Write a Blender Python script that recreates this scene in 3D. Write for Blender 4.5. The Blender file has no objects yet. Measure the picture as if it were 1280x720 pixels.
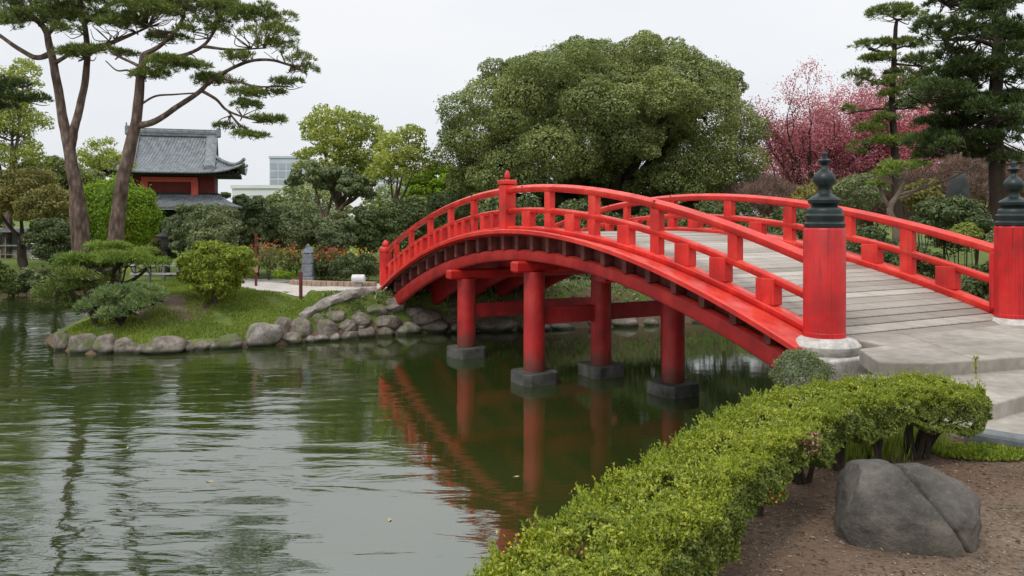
import bpy, math, random
import numpy as np
from math import radians as R, pi, sin, cos
from mathutils import Vector
random.seed(7); rng = np.random.default_rng(7)
S = bpy.context.scene
COL = S.collection
EYE = 3.05
# ------------------------------------------------------------------ camera
cam = bpy.data.cameras.new('camera'); co = bpy.data.objects.new('camera', cam); COL.objects.link(co)
co.location = (0, 0, EYE); co.rotation_euler = (R(90), 0, 0)
cam.sensor_width = 36; cam.lens = 28.125; cam.shift_y = -91/1280
cam.clip_start = .05; cam.clip_end = 3000
S.camera = co
# ------------------------------------------------------------------ light
EL, AZ = R(52), R(215)        # sun high, behind and left of the camera
w = bpy.data.worlds.new('World'); S.world = w; w.use_nodes = True
nt = w.node_tree; nt.nodes.clear()
def wn(t): return nt.nodes.new(t)
sky = wn('ShaderNodeTexSky'); sky.sky_type = 'NISHITA'; sky.sun_disc = False
sky.sun_elevation = EL; sky.sun_rotation = AZ; sky.dust_density = 2
tc = wn('ShaderNodeTexCoord'); mp = wn('ShaderNodeMapping'); mp.inputs['Scale'].default_value = (1, 1, 2.6)
nz = wn('ShaderNodeTexNoise'); nz.inputs['Scale'].default_value = 1.7; nz.inputs['Detail'].default_value = 4
nz.inputs['Roughness'].default_value = .5
rp = wn('ShaderNodeValToRGB')
rp.color_ramp.elements[0].position = .3; rp.color_ramp.elements[0].color = (7.7, 8.1, 8.6, 1)
rp.color_ramp.elements[1].position = .7; rp.color_ramp.elements[1].color = (9.2, 9.3, 9.5, 1)
mx = wn('ShaderNodeMix'); mx.data_type = 'RGBA'; mx.inputs['Factor'].default_value = .93
bg = wn('ShaderNodeBackground'); bg.inputs['Strength'].default_value = .1
wo = wn('ShaderNodeOutputWorld')
L = nt.links.new
L(tc.outputs['Generated'], mp.inputs['Vector']); L(mp.outputs[0], nz.inputs['Vector']); L(nz.outputs['Fac'], rp.inputs['Fac'])
L(sky.outputs[0], mx.inputs['A']); L(rp.outputs['Color'], mx.inputs['B']); sepz = wn('ShaderNodeSeparateXYZ'); L(tc.outputs['Generated'], sepz.inputs[0])
zr = wn('ShaderNodeValToRGB'); ze = zr.color_ramp.elements
while len(ze) < 4: ze.new(.5)
for e_, (p_, v_) in zip(ze, ((0, 1.0), (.26, 1.06), (.6, 1.6), (1.0, 1.95))): e_.position = p_; e_.color = (v_, v_, v_, 1)
mz = wn('ShaderNodeMix'); mz.data_type = 'RGBA'; mz.blend_type = 'MULTIPLY'; mz.inputs['Factor'].default_value = 1
L(sepz.outputs['Z'], zr.inputs['Fac']); L(mx.outputs['Result'], mz.inputs['A']); L(zr.outputs['Color'], mz.inputs['B'])
L(mz.outputs['Result'], bg.inputs['Color']); L(bg.outputs[0], wo.inputs[0])
sl = bpy.data.lights.new('sun', 'SUN'); sl.energy = 1.5; sl.angle = R(12); sl.color = (1, .965, .91)
so = bpy.data.objects.new('sun', sl); COL.objects.link(so)
# direction TO the sun: from behind-left of camera
sd = Vector((-.60*cos(EL)*1.0, -.80*cos(EL), sin(EL))).normalized()
so.rotation_euler = (-sd).to_track_quat('-Z', 'Y').to_euler(); so.location = sd*50
sky.sun_rotation = math.atan2(sd.x, sd.y)
S.view_settings.view_transform = 'Standard'; S.view_settings.look = 'None'
S.view_settings.exposure = 0.0; S.view_settings.gamma = 1; S.view_settings.use_curve_mapping = False
S.render.engine = 'CYCLES'
S.cycles.max_bounces = 8; S.cycles.transparent_max_bounces = 8

# ------------------------------------------------------------------ materials
def lin(c): return tuple(((x/255)/12.92 if x/255 <= .04045 else ((x/255+.055)/1.055)**2.4) for x in c)
class NT:
    def __init__(s, name):
        s.m = bpy.data.materials.new(name); s.m.use_nodes = True; s.t = s.m.node_tree; s.t.nodes.clear()
        s.out = s.n('ShaderNodeOutputMaterial')
    def n(s, t, **k):
        o = s.t.nodes.new(t)
        for a, b in k.items():
            if hasattr(o, a): setattr(o, a, b)
            else: o.inputs[a.replace('_', ' ')].default_value = b
        return o
    def l(s, a, b): s.t.links.new(a, b)
    def ramp(s, src, stops):
        r = s.n('ShaderNodeValToRGB'); e = r.color_ramp.elements
        while len(e) < len(stops): e.new(.5)
        for i, (p, c) in enumerate(stops): e[i].position = p; e[i].color = (*c, 1) if len(c) == 3 else c
        s.l(src, r.inputs['Fac']); return r.outputs['Color']
    def mix(s, a, b, f, mode='MIX'):
        m = s.n('ShaderNodeMix', data_type='RGBA', blend_type=mode)
        for v, k in ((a, 'A'), (b, 'B'), (f, 'Factor')):
            if hasattr(v, 'links'): s.l(v, m.inputs[k])
            else: m.inputs[k].default_value = (*v, 1) if isinstance(v, tuple) else v
        return m.outputs['Result']
    def noise(s, scale, detail=4, vec=None, rough=.55, dist=0):
        n = s.n('ShaderNodeTexNoise'); n.inputs['Scale'].default_value = scale; n.inputs['Detail'].default_value = detail
        n.inputs['Roughness'].default_value = rough; n.inputs['Distortion'].default_value = dist
        if vec is not None: s.l(vec, n.inputs['Vector'])
        return n.outputs['Fac']
    def coord(s, scale=(1, 1, 1), rot=(0, 0, 0), world=False):
        if world: src = s.n('ShaderNodeNewGeometry').outputs['Position']
        else: src = s.n('ShaderNodeTexCoord').outputs['Object']
        m = s.n('ShaderNodeMapping'); m.inputs['Scale'].default_value = scale; m.inputs['Rotation'].default_value = rot
        s.l(src, m.inputs['Vector']); return m.outputs[0]
    def bump(s, h, strength, dist, prev=None):
        b = s.n('ShaderNodeBump'); b.inputs['Strength'].default_value = strength; b.inputs['Distance'].default_value = dist
        s.l(h, b.inputs['Height'])
        if prev: s.l(prev, b.inputs['Normal'])
        return b.outputs[0]
    def pbr(s, col, rough=.6, normal=None, spec=.5, metal=0, **k):
        p = s.n('ShaderNodeBsdfPrincipled')
        for v, key in ((col, 'Base Color'), (rough, 'Roughness')):
            if hasattr(v, 'links'): s.l(v, p.inputs[key])
            else: p.inputs[key].default_value = (*v, 1) if isinstance(v, tuple) else v
        p.inputs['Specular IOR Level'].default_value = spec; p.inputs['Metallic'].default_value = metal
        for a, b in k.items(): p.inputs[a.replace('_', ' ')].default_value = b
        if normal: s.l(normal, p.inputs['Normal'])
        return p
    def done(s, sh): s.l(sh.outputs[0], s.out.inputs[0]); return s.m

def leafmat(name, dark, mid, light, trans=.3, rough=.55, patch=.6):
    m = NT(name)
    a = m.n('ShaderNodeAttribute', attribute_name='rnd').outputs['Fac']
    c = m.ramp(a, [(0, dark), (.5, mid), (1, light)])
    big = m.noise(patch, 3, m.coord(world=True))
    f = m.ramp(big, [(.3, (.72, .78, .72)), (.7, (1.2, 1.16, 1.05))])
    c = m.mix(c, f, 1.0, 'MULTIPLY')
    p = m.pbr(c, rough, spec=.35)
    t = m.n('ShaderNodeBsdfTranslucent'); m.l(m.mix(c, (1.3, 1.35, .7), 1.0, 'MULTIPLY'), t.inputs['Color'])
    x = m.n('ShaderNodeMixShader'); x.inputs[0].default_value = trans
    m.l(p.outputs[0], x.inputs[1]); m.l(t.outputs[0], x.inputs[2]); return m.done(x)

def simple(name, c1, c2, scale=6, rough=.7, bump=.3, bd=.01, spec=.4, detail=6, stretch=(1, 1, 1), c3=None):
    m = NT(name); v = m.coord(stretch)
    n = m.noise(scale, detail, v)
    st = [(.3, c1), (.7, c2)] if c3 is None else [(.25, c1), (.55, c2), (.8, c3)]
    c = m.ramp(n, st)
    fine = m.noise(scale*6, 4, v)
    c = m.mix(c, m.ramp(fine, [(.3, (.82,)*3), (.7, (1.12,)*3)]), 1.0, 'MULTIPLY')
    nn = m.bump(m.noise(scale*3, 6, v), bump, bd)
    return m.done(m.pbr(c, rough, nn, spec))

def redpaint(name, base, worn, rough=.42, cracks=False):
    m = NT(name); v = m.coord()
    n = m.noise(2.2, 5, v); c = m.ramp(n, [(.3, tuple(x*.62 for x in base)), (.52, base), (.75, worn)])
    # streaks of weather and dirt running down
    st = m.noise(3.0, 5, m.coord((9, 9, .9)))
    c = m.mix(c, (base[0]*.42, base[1]*.8, base[2]*.8), m.ramp(st, [(.55, (0,)*3), (.72, (.6,)*3)]))
    c = m.mix(c, (.10, .02, .015), m.ramp(m.noise(4.5, 7, m.coord((5, 5, .35)), .75), [(.60, (0,)*3), (.70, (.5,)*3)]))
    c = m.mix(c, (.16, .06, .045), m.ramp(m.noise(1.4, 6, v, .7), [(.55, (0,)*3), (.75, (.38,)*3)]))
    gn = m.n('ShaderNodeSeparateXYZ'); m.l(m.n('ShaderNodeNewGeometry').outputs['Normal'], gn.inputs[0])   # up-facing faces: some fade plus a top-light highlight painted into the colour
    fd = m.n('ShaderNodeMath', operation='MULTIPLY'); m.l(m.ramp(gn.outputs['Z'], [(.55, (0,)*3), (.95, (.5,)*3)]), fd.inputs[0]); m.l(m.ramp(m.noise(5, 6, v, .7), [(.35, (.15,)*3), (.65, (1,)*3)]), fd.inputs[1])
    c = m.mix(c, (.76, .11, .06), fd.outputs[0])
    ch = m.noise(14, 5, v, .7)
    c = m.mix(c, (worn[0]*.9, worn[1]*2.4, worn[2]*2), m.ramp(ch, [(.66, (0,)*3), (.74, (.4,)*3)]))
    z = m.n('ShaderNodeSeparateXYZ'); m.l(m.n('ShaderNodeNewGeometry').outputs['Position'], z.inputs[0])
    wl = m.n('ShaderNodeMath', operation='MULTIPLY_ADD'); m.l(m.noise(5, 5, v), wl.inputs[0]); wl.inputs[1].default_value = -.45; m.l(z.outputs['Z'], wl.inputs[2])
    c = m.mix((.07, .035, .022), c, m.ramp(wl.outputs[0], [(.10, (.25,)*3), (.42, (1,)*3)]))      # grime above the waterline
    if cracks:
        cr_ = m.noise(1.0, 2, m.coord((16, 16, .12)), .4)
        c = m.mix(c, (.06, .006, .006), m.ramp(cr_, [(.490, (0,)*3), (.5, (.75,)*3), (.510, (0,)*3)]))
    g = m.noise(6, 4, m.coord((1, 1, 1)))
    nn = m.bump(m.noise(22, 5, m.coord((3, 3, .5))), .22, .006)
    return m.done(m.pbr(c, m.ramp(g, [(.3, (rough-.1,)*3), (.7, (rough+.2,)*3)]), nn, .5))

M = {}
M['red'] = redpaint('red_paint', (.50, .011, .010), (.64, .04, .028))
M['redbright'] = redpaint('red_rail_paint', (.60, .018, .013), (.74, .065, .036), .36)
M['redshade'] = redpaint('red_beam_shade', (.33, .010, .010), (.45, .03, .026), .55)  # darker copy of the red, under-deck shade put into the colour
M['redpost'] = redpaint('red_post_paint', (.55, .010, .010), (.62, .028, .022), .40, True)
M['redpillar'] = redpaint('red_pillar_shade', (.40, .011, .011), (.52, .035, .028), .5)  # pillar and side beam red darkened, their shade painted into the colour
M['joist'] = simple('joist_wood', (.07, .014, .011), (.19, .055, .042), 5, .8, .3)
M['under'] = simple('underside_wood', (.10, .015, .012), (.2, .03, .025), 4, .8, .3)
M['finial'] = simple('dark_bronze', (.004, .010, .010), (.014, .026, .024), 9, .42, .1, .002, .4)
M['caststone'] = simple('pale_granite', (.26, .245, .22), (.50, .47, .43), 7, .85, .5, .01, .2, c3=(.60, .57, .53))
M['darkconc'] = simple('wet_concrete', (.03, .03, .027), (.11, .11, .098), 4, .8, .5, .01, .3)
M['slab'] = simple('paving_slab', (.20, .178, .148), (.39, .355, .305), 1.6, .8, .4, .006, .25)
M['kerbdark'] = simple('dark_kerb_stone', (.10, .11, .115), (.22, .23, .235), 3, .6, .4, .006, .4)
def shorerock(name, a, b, c_):
    m = NT(name); v = m.coord(); c = m.ramp(m.noise(2.6, 8, v, .65), [(.25, a), (.5, b), (.75, c_)])
    c = m.mix(c, m.ramp(m.noise(16, 6, v, .7), [(.3, (.6,)*3), (.7, (1.3,)*3)]), 1.0, 'MULTIPLY')
    c = m.mix(c, (.09, .12, .03), m.ramp(m.noise(1.6, 5, m.coord(world=True), .65), [(.52, (0,)*3), (.64, (.75,)*3)]))
    z = m.n('ShaderNodeSeparateXYZ'); m.l(m.n('ShaderNodeNewGeometry').outputs['Position'], z.inputs[0])
    c = m.mix((.035, .035, .022), c, m.ramp(z.outputs['Z'], [(.05, (0,)*3), (.13, (1,)*3)]))       # algae tide mark at the waterline
    return m.done(m.pbr(c, .85, m.bump(m.noise(6, 8, v, .7), .9, .05), .25))
M['rock'] = shorerock('shore_rock', (.06, .05, .042), (.20, .17, .14), (.33, .295, .25))
M['rockpale'] = shorerock('pale_rock', (.14, .12, .10), (.28, .25, .22), (.42, .38, .34))
M['iron'] = simple('dark_iron', (.012, .013, .013), (.03, .03, .03), 12, .5)
def barkmat():
    m = NT('pine_bark'); v = m.coord((1, 1, .4)); c = m.ramp(m.noise(4, 7, v, .7), [(.28, (.055, .038, .03)), (.5, (.16, .115, .09)), (.75, (.28, .215, .175))])
    vo = m.n('ShaderNodeTexVoronoi'); vo.inputs['Scale'].default_value = 9; m.l(v, vo.inputs['Vector'])
    c = m.mix(c, m.ramp(vo.outputs['Distance'], [(.2, (1.15,)*3), (.75, (.55,)*3)]), 1.0, 'MULTIPLY')
    b = m.bump(m.noise(14, 7, v, .7), 1.0, .05); b = m.bump(vo.outputs['Distance'], -.8, .05, b) if False else b
    return m.done(m.pbr(c, .95, b, .1))
M['bark'] = barkmat()
M['barkdark'] = simple('dark_bark', (.028, .022, .018), (.075, .058, .045), 5, .95, .9, .03, .1, stretch=(1, 1, .35))
M['barkpale'] = simple('pale_bark', (.11, .085, .06), (.24, .19, .15), 6, .95, .8, .02, .1, stretch=(1, 1, .4))
M['tile'] = None

def deckmat():
    m = NT('weathered_planks')
    a = m.n('ShaderNodeAttribute', attribute_name='rnd').outputs['Fac']
    c = m.ramp(a, [(0, (.24, .21, .175)), (.5, (.36, .32, .275)), (1, (.46, .42, .365))])
    v = m.coord((1.2, 14, 1), (0, 0, -math.atan2(.461, .887)+0))
    gr = m.noise(2.5, 6, v)
    c = m.mix(c, m.ramp(gr, [(.3, (.7,)*3), (.65, (1.1,)*3)]), 1.0, 'MULTIPLY')
    dirt = m.noise(.9, 4, m.coord())
    c = m.mix(c, (.20, .16, .12), m.ramp(dirt, [(.5, (0,)*3), (.8, (.5,)*3)]))
    return m.done(m.pbr(c, .75, m.bump(gr, .35, .004), .3))
M['deck'] = deckmat()

def groundmat():
    m = NT('ground_soil_and_grass')
    v = m.coord(world=True)
    z = m.n('ShaderNodeAttribute', attribute_name='zone').outputs['Fac']
    n1 = m.noise(2.2, 6, v); n2 = m.noise(28, 6, v); n3 = m.noise(.55, 4, v)
    soil = m.ramp(n1, [(.25, (.085, .06, .042)), (.55, (.165, .123, .088)), (.8, (.27, .215, .165))])
    soil = m.mix(soil, m.ramp(n2, [(.3, (.6,)*3), (.72, (1.35,)*3)]), 1.0, 'MULTIPLY')
    soil = m.mix(soil, (.12, .07, .048), m.ramp(n3, [(.45, (0,)*3), (.62, (.75,)*3)]))
    grass = m.ramp(n1, [(.3, (.07, .11, .022)), (.6, (.13, .17, .04)), (.85, (.24, .18, .09))])
    grass = m.mix(grass, m.ramp(n2, [(.3, (.7,)*3), (.7, (1.25,)*3)]), 1.0, 'MULTIPLY')
    zz = m.n('ShaderNodeMath', operation='ADD'); m.l(z, zz.inputs[0])
    k = m.n('ShaderNodeMath', operation='MULTIPLY_ADD'); m.l(m.noise(3, 5, v), k.inputs[0]); k.inputs[1].default_value = .8; k.inputs[2].default_value = -.4
    m.l(k.outputs[0], zz.inputs[1])
    f = m.ramp(zz.outputs[0], [(.42, (0,)*3), (.58, (1,)*3)])
    c = m.mix(soil, grass, f)
    vo = m.n('ShaderNodeTexVoronoi'); vo.inputs['Scale'].default_value = 45; m.l(v, vo.inputs['Vector'])
    b = m.bump(m.noise(40, 6, v), .7, .02); b = m.bump(vo.outputs['Distance'], .35, .012, b)
    return m.done(m.pbr(c, .95, b, .15))
M['ground'] = groundmat()
M['path'] = simple('pale_path', (.40, .37, .33), (.56, .52, .47), 2, .9, .3, .005, .2)

def watermat():
    m = NT('pond_water')
    v = m.coord(world=True)
    # swell lines running across the view, in rings spreading from the lower left
    w1 = m.n('ShaderNodeTexWave', wave_type='RINGS', rings_direction='SPHERICAL', wave_profile='SIN')
    mp = m.n('ShaderNodeMapping'); mp.inputs['Location'].default_value = (3.5, 1.5, 0); mp.inputs['Scale'].default_value = (.75, 1, 0)
    m.l(m.n('ShaderNodeNewGeometry').outputs['Position'], mp.inputs['Vector']); m.l(mp.outputs[0], w1.inputs['Vector'])
    w1.inputs['Scale'].default_value = .62; w1.inputs['Distortion'].default_value = 5.5
    w1.inputs['Detail'].default_value = 2; w1.inputs['Detail Scale'].default_value = .9
    n1 = m.noise(1.0, 3, m.coord((.75, 2.6, 1), (0, 0, R(-4)), True), .5, .6)
    n2 = m.noise(1.0, 4, m.coord((3.2, 9.5, 1), (0, 0, R(6)), True), .55, .4)
    # where the breeze ruffles the surface (calm in the lee under the bridge)
    sp = m.n('ShaderNodeSeparateXYZ'); m.l(v, sp.inputs[0])
    cx = m.n('ShaderNodeMapRange'); sk = m.n('ShaderNodeMath', operation='MULTIPLY_ADD'); m.l(sp.outputs['Y'], sk.inputs[0]); sk.inputs[1].default_value = .35; m.l(sp.outputs['X'], sk.inputs[2]); m.l(sk.outputs[0], cx.inputs['Value'])
    cx.inputs['From Min'].default_value = 3.6; cx.inputs['From Max'].default_value = .9; cx.inputs['To Min'].default_value = .05; cx.inputs['To Max'].default_value = 1
    pa = m.ramp(m.noise(.28, 3, v), [(.38, (.22,)*3), (.58, (1,)*3)])
    amp = m.n('ShaderNodeMath', operation='MULTIPLY'); m.l(cx.outputs[0], amp.inputs[0]); m.l(pa, amp.inputs[1])
    def mul(a, k):
        q = m.n('ShaderNodeMath', operation='MULTIPLY'); m.l(a, q.inputs[0])
        if hasattr(k, 'links'): m.l(k, q.inputs[1])
        else: q.inputs[1].default_value = k
        return q.outputs[0]
    def add(a, b):
        q = m.n('ShaderNodeMath', operation='ADD'); m.l(a, q.inputs[0]); m.l(b, q.inputs[1]); return q.outputs[0]
    h = add(mul(mul(w1.outputs['Fac'], .0035), amp.outputs[0]), add(mul(mul(n1, .026), amp.outputs[0]), mul(mul(n2, .0032), amp.outputs[0])))
    n4 = m.noise(1.0, 3, m.coord((5, 12, 1), (0, 0, R(10)), True))
    h = add(h, mul(n4, .0009))
    b = m.bump(h, 1.0, 1.0)
    c = m.ramp(m.noise(.2, 3, v), [(.3, (.017, .029, .006)), (.7, (.030, .043, .010))])
    p = m.pbr(c, .03, b, .5); p.inputs['IOR'].default_value = 2.85
    return m.done(p)
M['water'] = watermat()

LM = {
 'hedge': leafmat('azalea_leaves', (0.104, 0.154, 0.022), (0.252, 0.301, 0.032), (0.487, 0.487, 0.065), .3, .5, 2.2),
 'hedgeside': leafmat('side_azalea_leaves', (0.075, 0.12, 0.024), (0.17, 0.213, 0.042), (0.297, 0.323, 0.061), .25, .5, 2.2),  # darker leaf tones for the hedge sides and back
 'azalea': leafmat('bright_azalea_leaves', (0.093, 0.145, 0.017), (0.225, 0.284, 0.029), (0.37, 0.399, 0.057), .35, .5, 1.2),
 'camphor': leafmat('camphor_leaves', (0.079, 0.113, 0.043), (0.201, 0.24, 0.083), (0.373, 0.394, 0.141), .25, .5, .35),
 'dark': leafmat('dark_evergreen_leaves', (0.035, 0.059, 0.021), (0.086, 0.118, 0.038), (0.154, 0.185, 0.064), .2, .5, .5),
 'greygreen': leafmat('grey_green_leaves', (0.083, 0.113, 0.052), (0.18, 0.22, 0.105), (0.311, 0.341, 0.178), .25, .6, .6),
 'light': leafmat('spring_leaves', (0.158, 0.198, 0.039), (0.302, 0.343, 0.078), (0.49, 0.502, 0.156), .4, .5, .5),
 'bright': leafmat('lime_leaves', (0.092, 0.172, 0.011), (0.196, 0.31, 0.017), (0.333, 0.437, 0.034), .35, .5, .6),
 'autumn': leafmat('olive_yellow_leaves', (0.088, 0.088, 0.025), (0.188, 0.188, 0.05), (0.338, 0.263, 0.1), .3, .6, .5),
 'pine': leafmat('pine_needles', (0.055, 0.087, 0.025), (0.137, 0.186, 0.044), (0.286, 0.321, 0.079), .2, .5, .7),
 'pinedark': leafmat('dark_pine_needles', (0.022, 0.045, 0.015), (0.052, 0.093, 0.026), (0.129, 0.168, 0.038), .15, .5, .7),
 'pinelight': leafmat('fresh_pine_needles', (0.078, 0.134, 0.027), (0.186, 0.27, 0.054), (0.342, 0.425, 0.095), .25, .5, .9),
 'pineblue': leafmat('soft_pine_needles', (0.077, 0.125, 0.049), (0.169, 0.243, 0.098), (0.308, 0.382, 0.168), .2, .5, .9),
 'pink': leafmat('pink_blossom', (0.309, 0.071, 0.124), (0.53, 0.154, 0.248), (0.683, 0.332, 0.442), .35, .7, .5),
 'twigs': leafmat('brown_twigs', (0.114, 0.075, 0.068), (0.244, 0.152, 0.135), (0.357, 0.237, 0.203), .1, .8, .5),
 'grass': leafmat('grass_blades', (0.108, 0.156, 0.023), (0.203, 0.273, 0.041), (0.323, 0.364, 0.082), .3, .6, .8),
 'flower': leafmat('red_flowers', (.45, .03, .02), (.62, .08, .04), (.7, .22, .10), .2, .6, .6),
 'yellow': leafmat('yellow_flowers', (.5, .40, .02), (.65, .55, .04), (.7, .65, .1), .2, .6, .6),
}

# ------------------------------------------------------------------ object helpers
ORG = {}
def tag(o, label=None, cat=None, group=None, kind=None):
    if label: o['label'] = label
    if cat: o['category'] = cat
    if group: o['group'] = group
    if kind: o['kind'] = kind
    return o
def thing(name, loc, label, cat, group=None):
    o = bpy.data.objects.new(name, None); COL.objects.link(o); o.location = loc; o.empty_display_size = .2
    ORG[o.name] = np.array(loc, float)
    return tag(o, label, cat, group)
def mesh_np(name, V, Q, attr=None, smooth=False):
    me = bpy.data.meshes.new(name); n = len(V); k = Q.shape[1]
    me.vertices.add(n); me.vertices.foreach_set('co', np.ascontiguousarray(V, dtype=np.float32).ravel())
    me.loops.add(Q.size); me.loops.foreach_set('vertex_index', Q.astype(np.int32).ravel())
    me.polygons.add(len(Q)); me.polygons.foreach_set('loop_start', np.arange(0, Q.size, k, dtype=np.int32))
    me.update(calc_edges=True)
    if attr is not None:
        a = me.attributes.new('rnd', 'FLOAT', 'POINT'); a.data.foreach_set('value', attr.astype(np.float32))
    if smooth: me.polygons.foreach_set('use_smooth', np.ones(len(Q), bool))
    return me
def link(name, me, mat, parent=None, loc=None):
    """mesh in world coordinates -> object under parent, or top level with its origin at loc"""
    o = bpy.data.objects.new(name, me); COL.objects.link(o)
    org = ORG[parent.name] if parent is not None else np.array(loc if loc is not None else (0, 0, 0), float)
    n = len(me.vertices); a = np.empty(n*3, np.float32); me.vertices.foreach_get('co', a)
    a = a.reshape(-1, 3)-org.astype(np.float32); me.vertices.foreach_set('co', a.ravel()); me.update()
    if parent is not None: o.parent = parent
    else: o.location = org
    ORG[o.name] = org
    me.materials.append(mat); return o
class MB:
    def __init__(s): s.v = []; s.f = []; s.r = []
    def add(s, vs, fs, rnd=0.5):
        b = len(s.v); s.v += [tuple(map(float, x)) for x in vs]; s.f += [tuple(b+i for i in q) for q in fs]; s.r += [rnd]*len(vs)
    def box(s, c, e, ax=None, rnd=.5, bev=0):
        """c centre, e half extents, ax optional 3 axes"""
        c = np.array(c, float); A = np.eye(3) if ax is None else np.array(ax, float)
        if bev <= 0:
            vs = [c+A[0]*i*e[0]+A[1]*j*e[1]+A[2]*k*e[2] for i in (-1, 1) for j in (-1, 1) for k in (-1, 1)]
            s.add(vs, [(0, 1, 3, 2), (4, 6, 7, 5), (0, 4, 5, 1), (2, 3, 7, 6), (0, 2, 6, 4), (1, 5, 7, 3)], rnd); return
        # chamfered all round: 3 rings along axis 2 with octagon-like sections
        def ring(dx, dy, z):
            x, y = e[0]-dx, e[1]-dy; b = min(bev, x*.9, y*.9)
            return [c+A[0]*p+A[1]*q+A[2]*z for p, q in ((-x+b, -y), (x-b, -y), (x, -y+b), (x, y-b), (x-b, y), (-x+b, y), (-x, y-b), (-x, -y+b))]
        rs = ring(bev, bev, -e[2])+ring(0, 0, -e[2]+bev)+ring(0, 0, e[2]-bev)+ring(bev, bev, e[2])
        fs = [tuple(range(7, -1, -1)), tuple(range(24, 32))]
        for k in range(3):
            for i in range(8): fs.append((k*8+i, k*8+(i+1) % 8, (k+1)*8+(i+1) % 8, (k+1)*8+i))
        s.add(rs, fs, rnd)
    def tube(s, P, rad, n=8, cap=True, rnd=.5, wob=0):
        P = [np.array(p, float) for p in P]; vs = []; up = np.array([.13, .31, .94])
        prev = None
        for i, p in enumerate(P):
            t = P[min(i+1, len(P)-1)]-P[max(i-1, 0)]; t /= (np.linalg.norm(t)+1e-9)
            if prev is None:
                a = np.cross(t, np.array([1, 0, 0]) if abs(t[0]) < .8 else np.array([0, 1, 0]))
            else: a = prev-t*np.dot(prev, t)
            a /= np.linalg.norm(a)+1e-9; prev = a; b = np.cross(t, a)
            for k in range(n):
                q = 2*pi*k/n; rr = rad[i]*(1+wob*sin(3*q+i*1.3)*.5+wob*random.uniform(-.5, .5))
                vs.append(p+(a*cos(q)+b*sin(q))*rr)
        fs = [(i*n+k, i*n+(k+1) % n, (i+1)*n+(k+1) % n, (i+1)*n+k) for i in range(len(P)-1) for k in range(n)]
        if cap: fs += [tuple(range(n-1, -1, -1)), tuple(range((len(P)-1)*n, len(P)*n))]
        s.add(vs, fs, rnd)
    def lathe(s, prof, c, n=24, rnd=.5, ph=0):
        vs = [(c[0]+r*cos(2*pi*k/n+ph), c[1]+r*sin(2*pi*k/n+ph), c[2]+z) for z, r in prof for k in range(n)]
        m = len(prof)
        fs = [(i*n+k, i*n+(k+1) % n, (i+1)*n+(k+1) % n, (i+1)*n+k) for i in range(m-1) for k in range(n)]
        fs += [tuple(range(n-1, -1, -1)), tuple(range((m-1)*n, m*n))]
        s.add(vs, fs, rnd)
    def build(s, name, mat, parent=None, loc=None, smooth=False, sharp=None):
        me = bpy.data.meshes.new(name); me.from_pydata(s.v, [], s.f); me.update()
        a = me.attributes.new('rnd', 'FLOAT', 'POINT'); a.data.foreach_set('value', np.array(s.r, np.float32))
        if smooth:
            me.polygons.foreach_set('use_smooth', np.ones(len(me.polygons), bool))
            me.set_sharp_from_angle(angle=R(sharp or 40))
        return link(name, me, mat, parent, loc)
def bevel(o, wdt=.01, seg=2):
    b = o.modifiers.new('bevel', 'BEVEL'); b.width = wdt; b.segments = seg; b.limit_method = 'ANGLE'; b.angle_limit = R(35); return o
def W(px, py, d): return np.array([(px-640)/1000*d, d, EYE-(py-269)/1000*d])
def nrm(a): return a/(np.linalg.norm(a, axis=-1, keepdims=True)+1e-9)
def cards(P, T, N, Ln, Wd, bend=.0):
    """diamond leaves: base P, length axis T, normal N"""
    n = len(P); T = nrm(T); N = nrm(N-T*np.sum(T*N, 1, keepdims=True)); B = np.cross(T, N)
    Ln = np.broadcast_to(np.asarray(Ln, float), (n,))[:, None]; Wd = np.broadcast_to(np.asarray(Wd, float), (n,))[:, None]
    V = np.stack([P, P+T*Ln*.5+B*Wd*.5+N*Ln*bend, P+T*Ln, P+T*Ln*.5-B*Wd*.5+N*Ln*bend], 1).reshape(-1, 3)
    return V
def card_obj(name, V, mat, parent=None, loc=None, rnd=None):
    n = len(V)//4; Q = np.arange(n*4).reshape(n, 4)
    r = rng.random(n) if rnd is None else np.clip(rnd, 0, 1)
    return link(name, mesh_np(name, V, Q, np.repeat(r, 4)), mat, parent, loc)
def sph(n): return nrm(rng.normal(size=(n, 3)))
def shell(lobes, n, under=-.35, thick=.25, cull=.86):
    lobes = [(np.array(c, float), np.array(r if hasattr(r, '__len__') else (r, r, r), float)) for c, r in lobes]
    a = np.array([r[0]*r[1]+r[0]*r[2] for _, r in lobes]); cnt = np.maximum(1, (n*a/a.sum()).astype(int))
    Ps = []; Ns = []
    for i, ((c, r), k) in enumerate(zip(lobes, cnt)):
        d = sph(int(k*1.5)); d = d[(d[:, 2] > under) | (rng.random(len(d)) < .25)]
        f = 1-thick*rng.random(len(d))**1.6
        f *= 1+.07*np.sin(d[:, 0]*9+i)+.06*np.sin(d[:, 1]*11+i*2)+.05*np.sin(d[:, 2]*13+i)
        f += (rng.random(len(d)) < .07)*rng.random(len(d))*.16
        P = c+d*r*f[:, None]; ok = np.ones(len(P), bool)
        for j, (c2, r2) in enumerate(lobes):
            if j != i: ok &= (((P-c2)/r2)**2).sum(1) > cull**2*rng.uniform(.5, 1, len(P))
        Ps.append(P[ok]); Ns.append(nrm(d/r)[ok])
    return np.concatenate(Ps), np.concatenate(Ns)
def leaf_cloud(lobes, n, size, asp=.55, rand=.9, **k):
    P, N = shell(lobes, n, **k); m = len(P)
    N2 = nrm(N+rand*rng.normal(size=(m, 3))*.6); T = nrm(np.cross(N2, sph(m)))+N*.35
    s = size*rng.uniform(.65, 1.35, m)
    return cards(P-T*s[:, None]*.5, T, N2, s, s*asp, .06)
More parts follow.
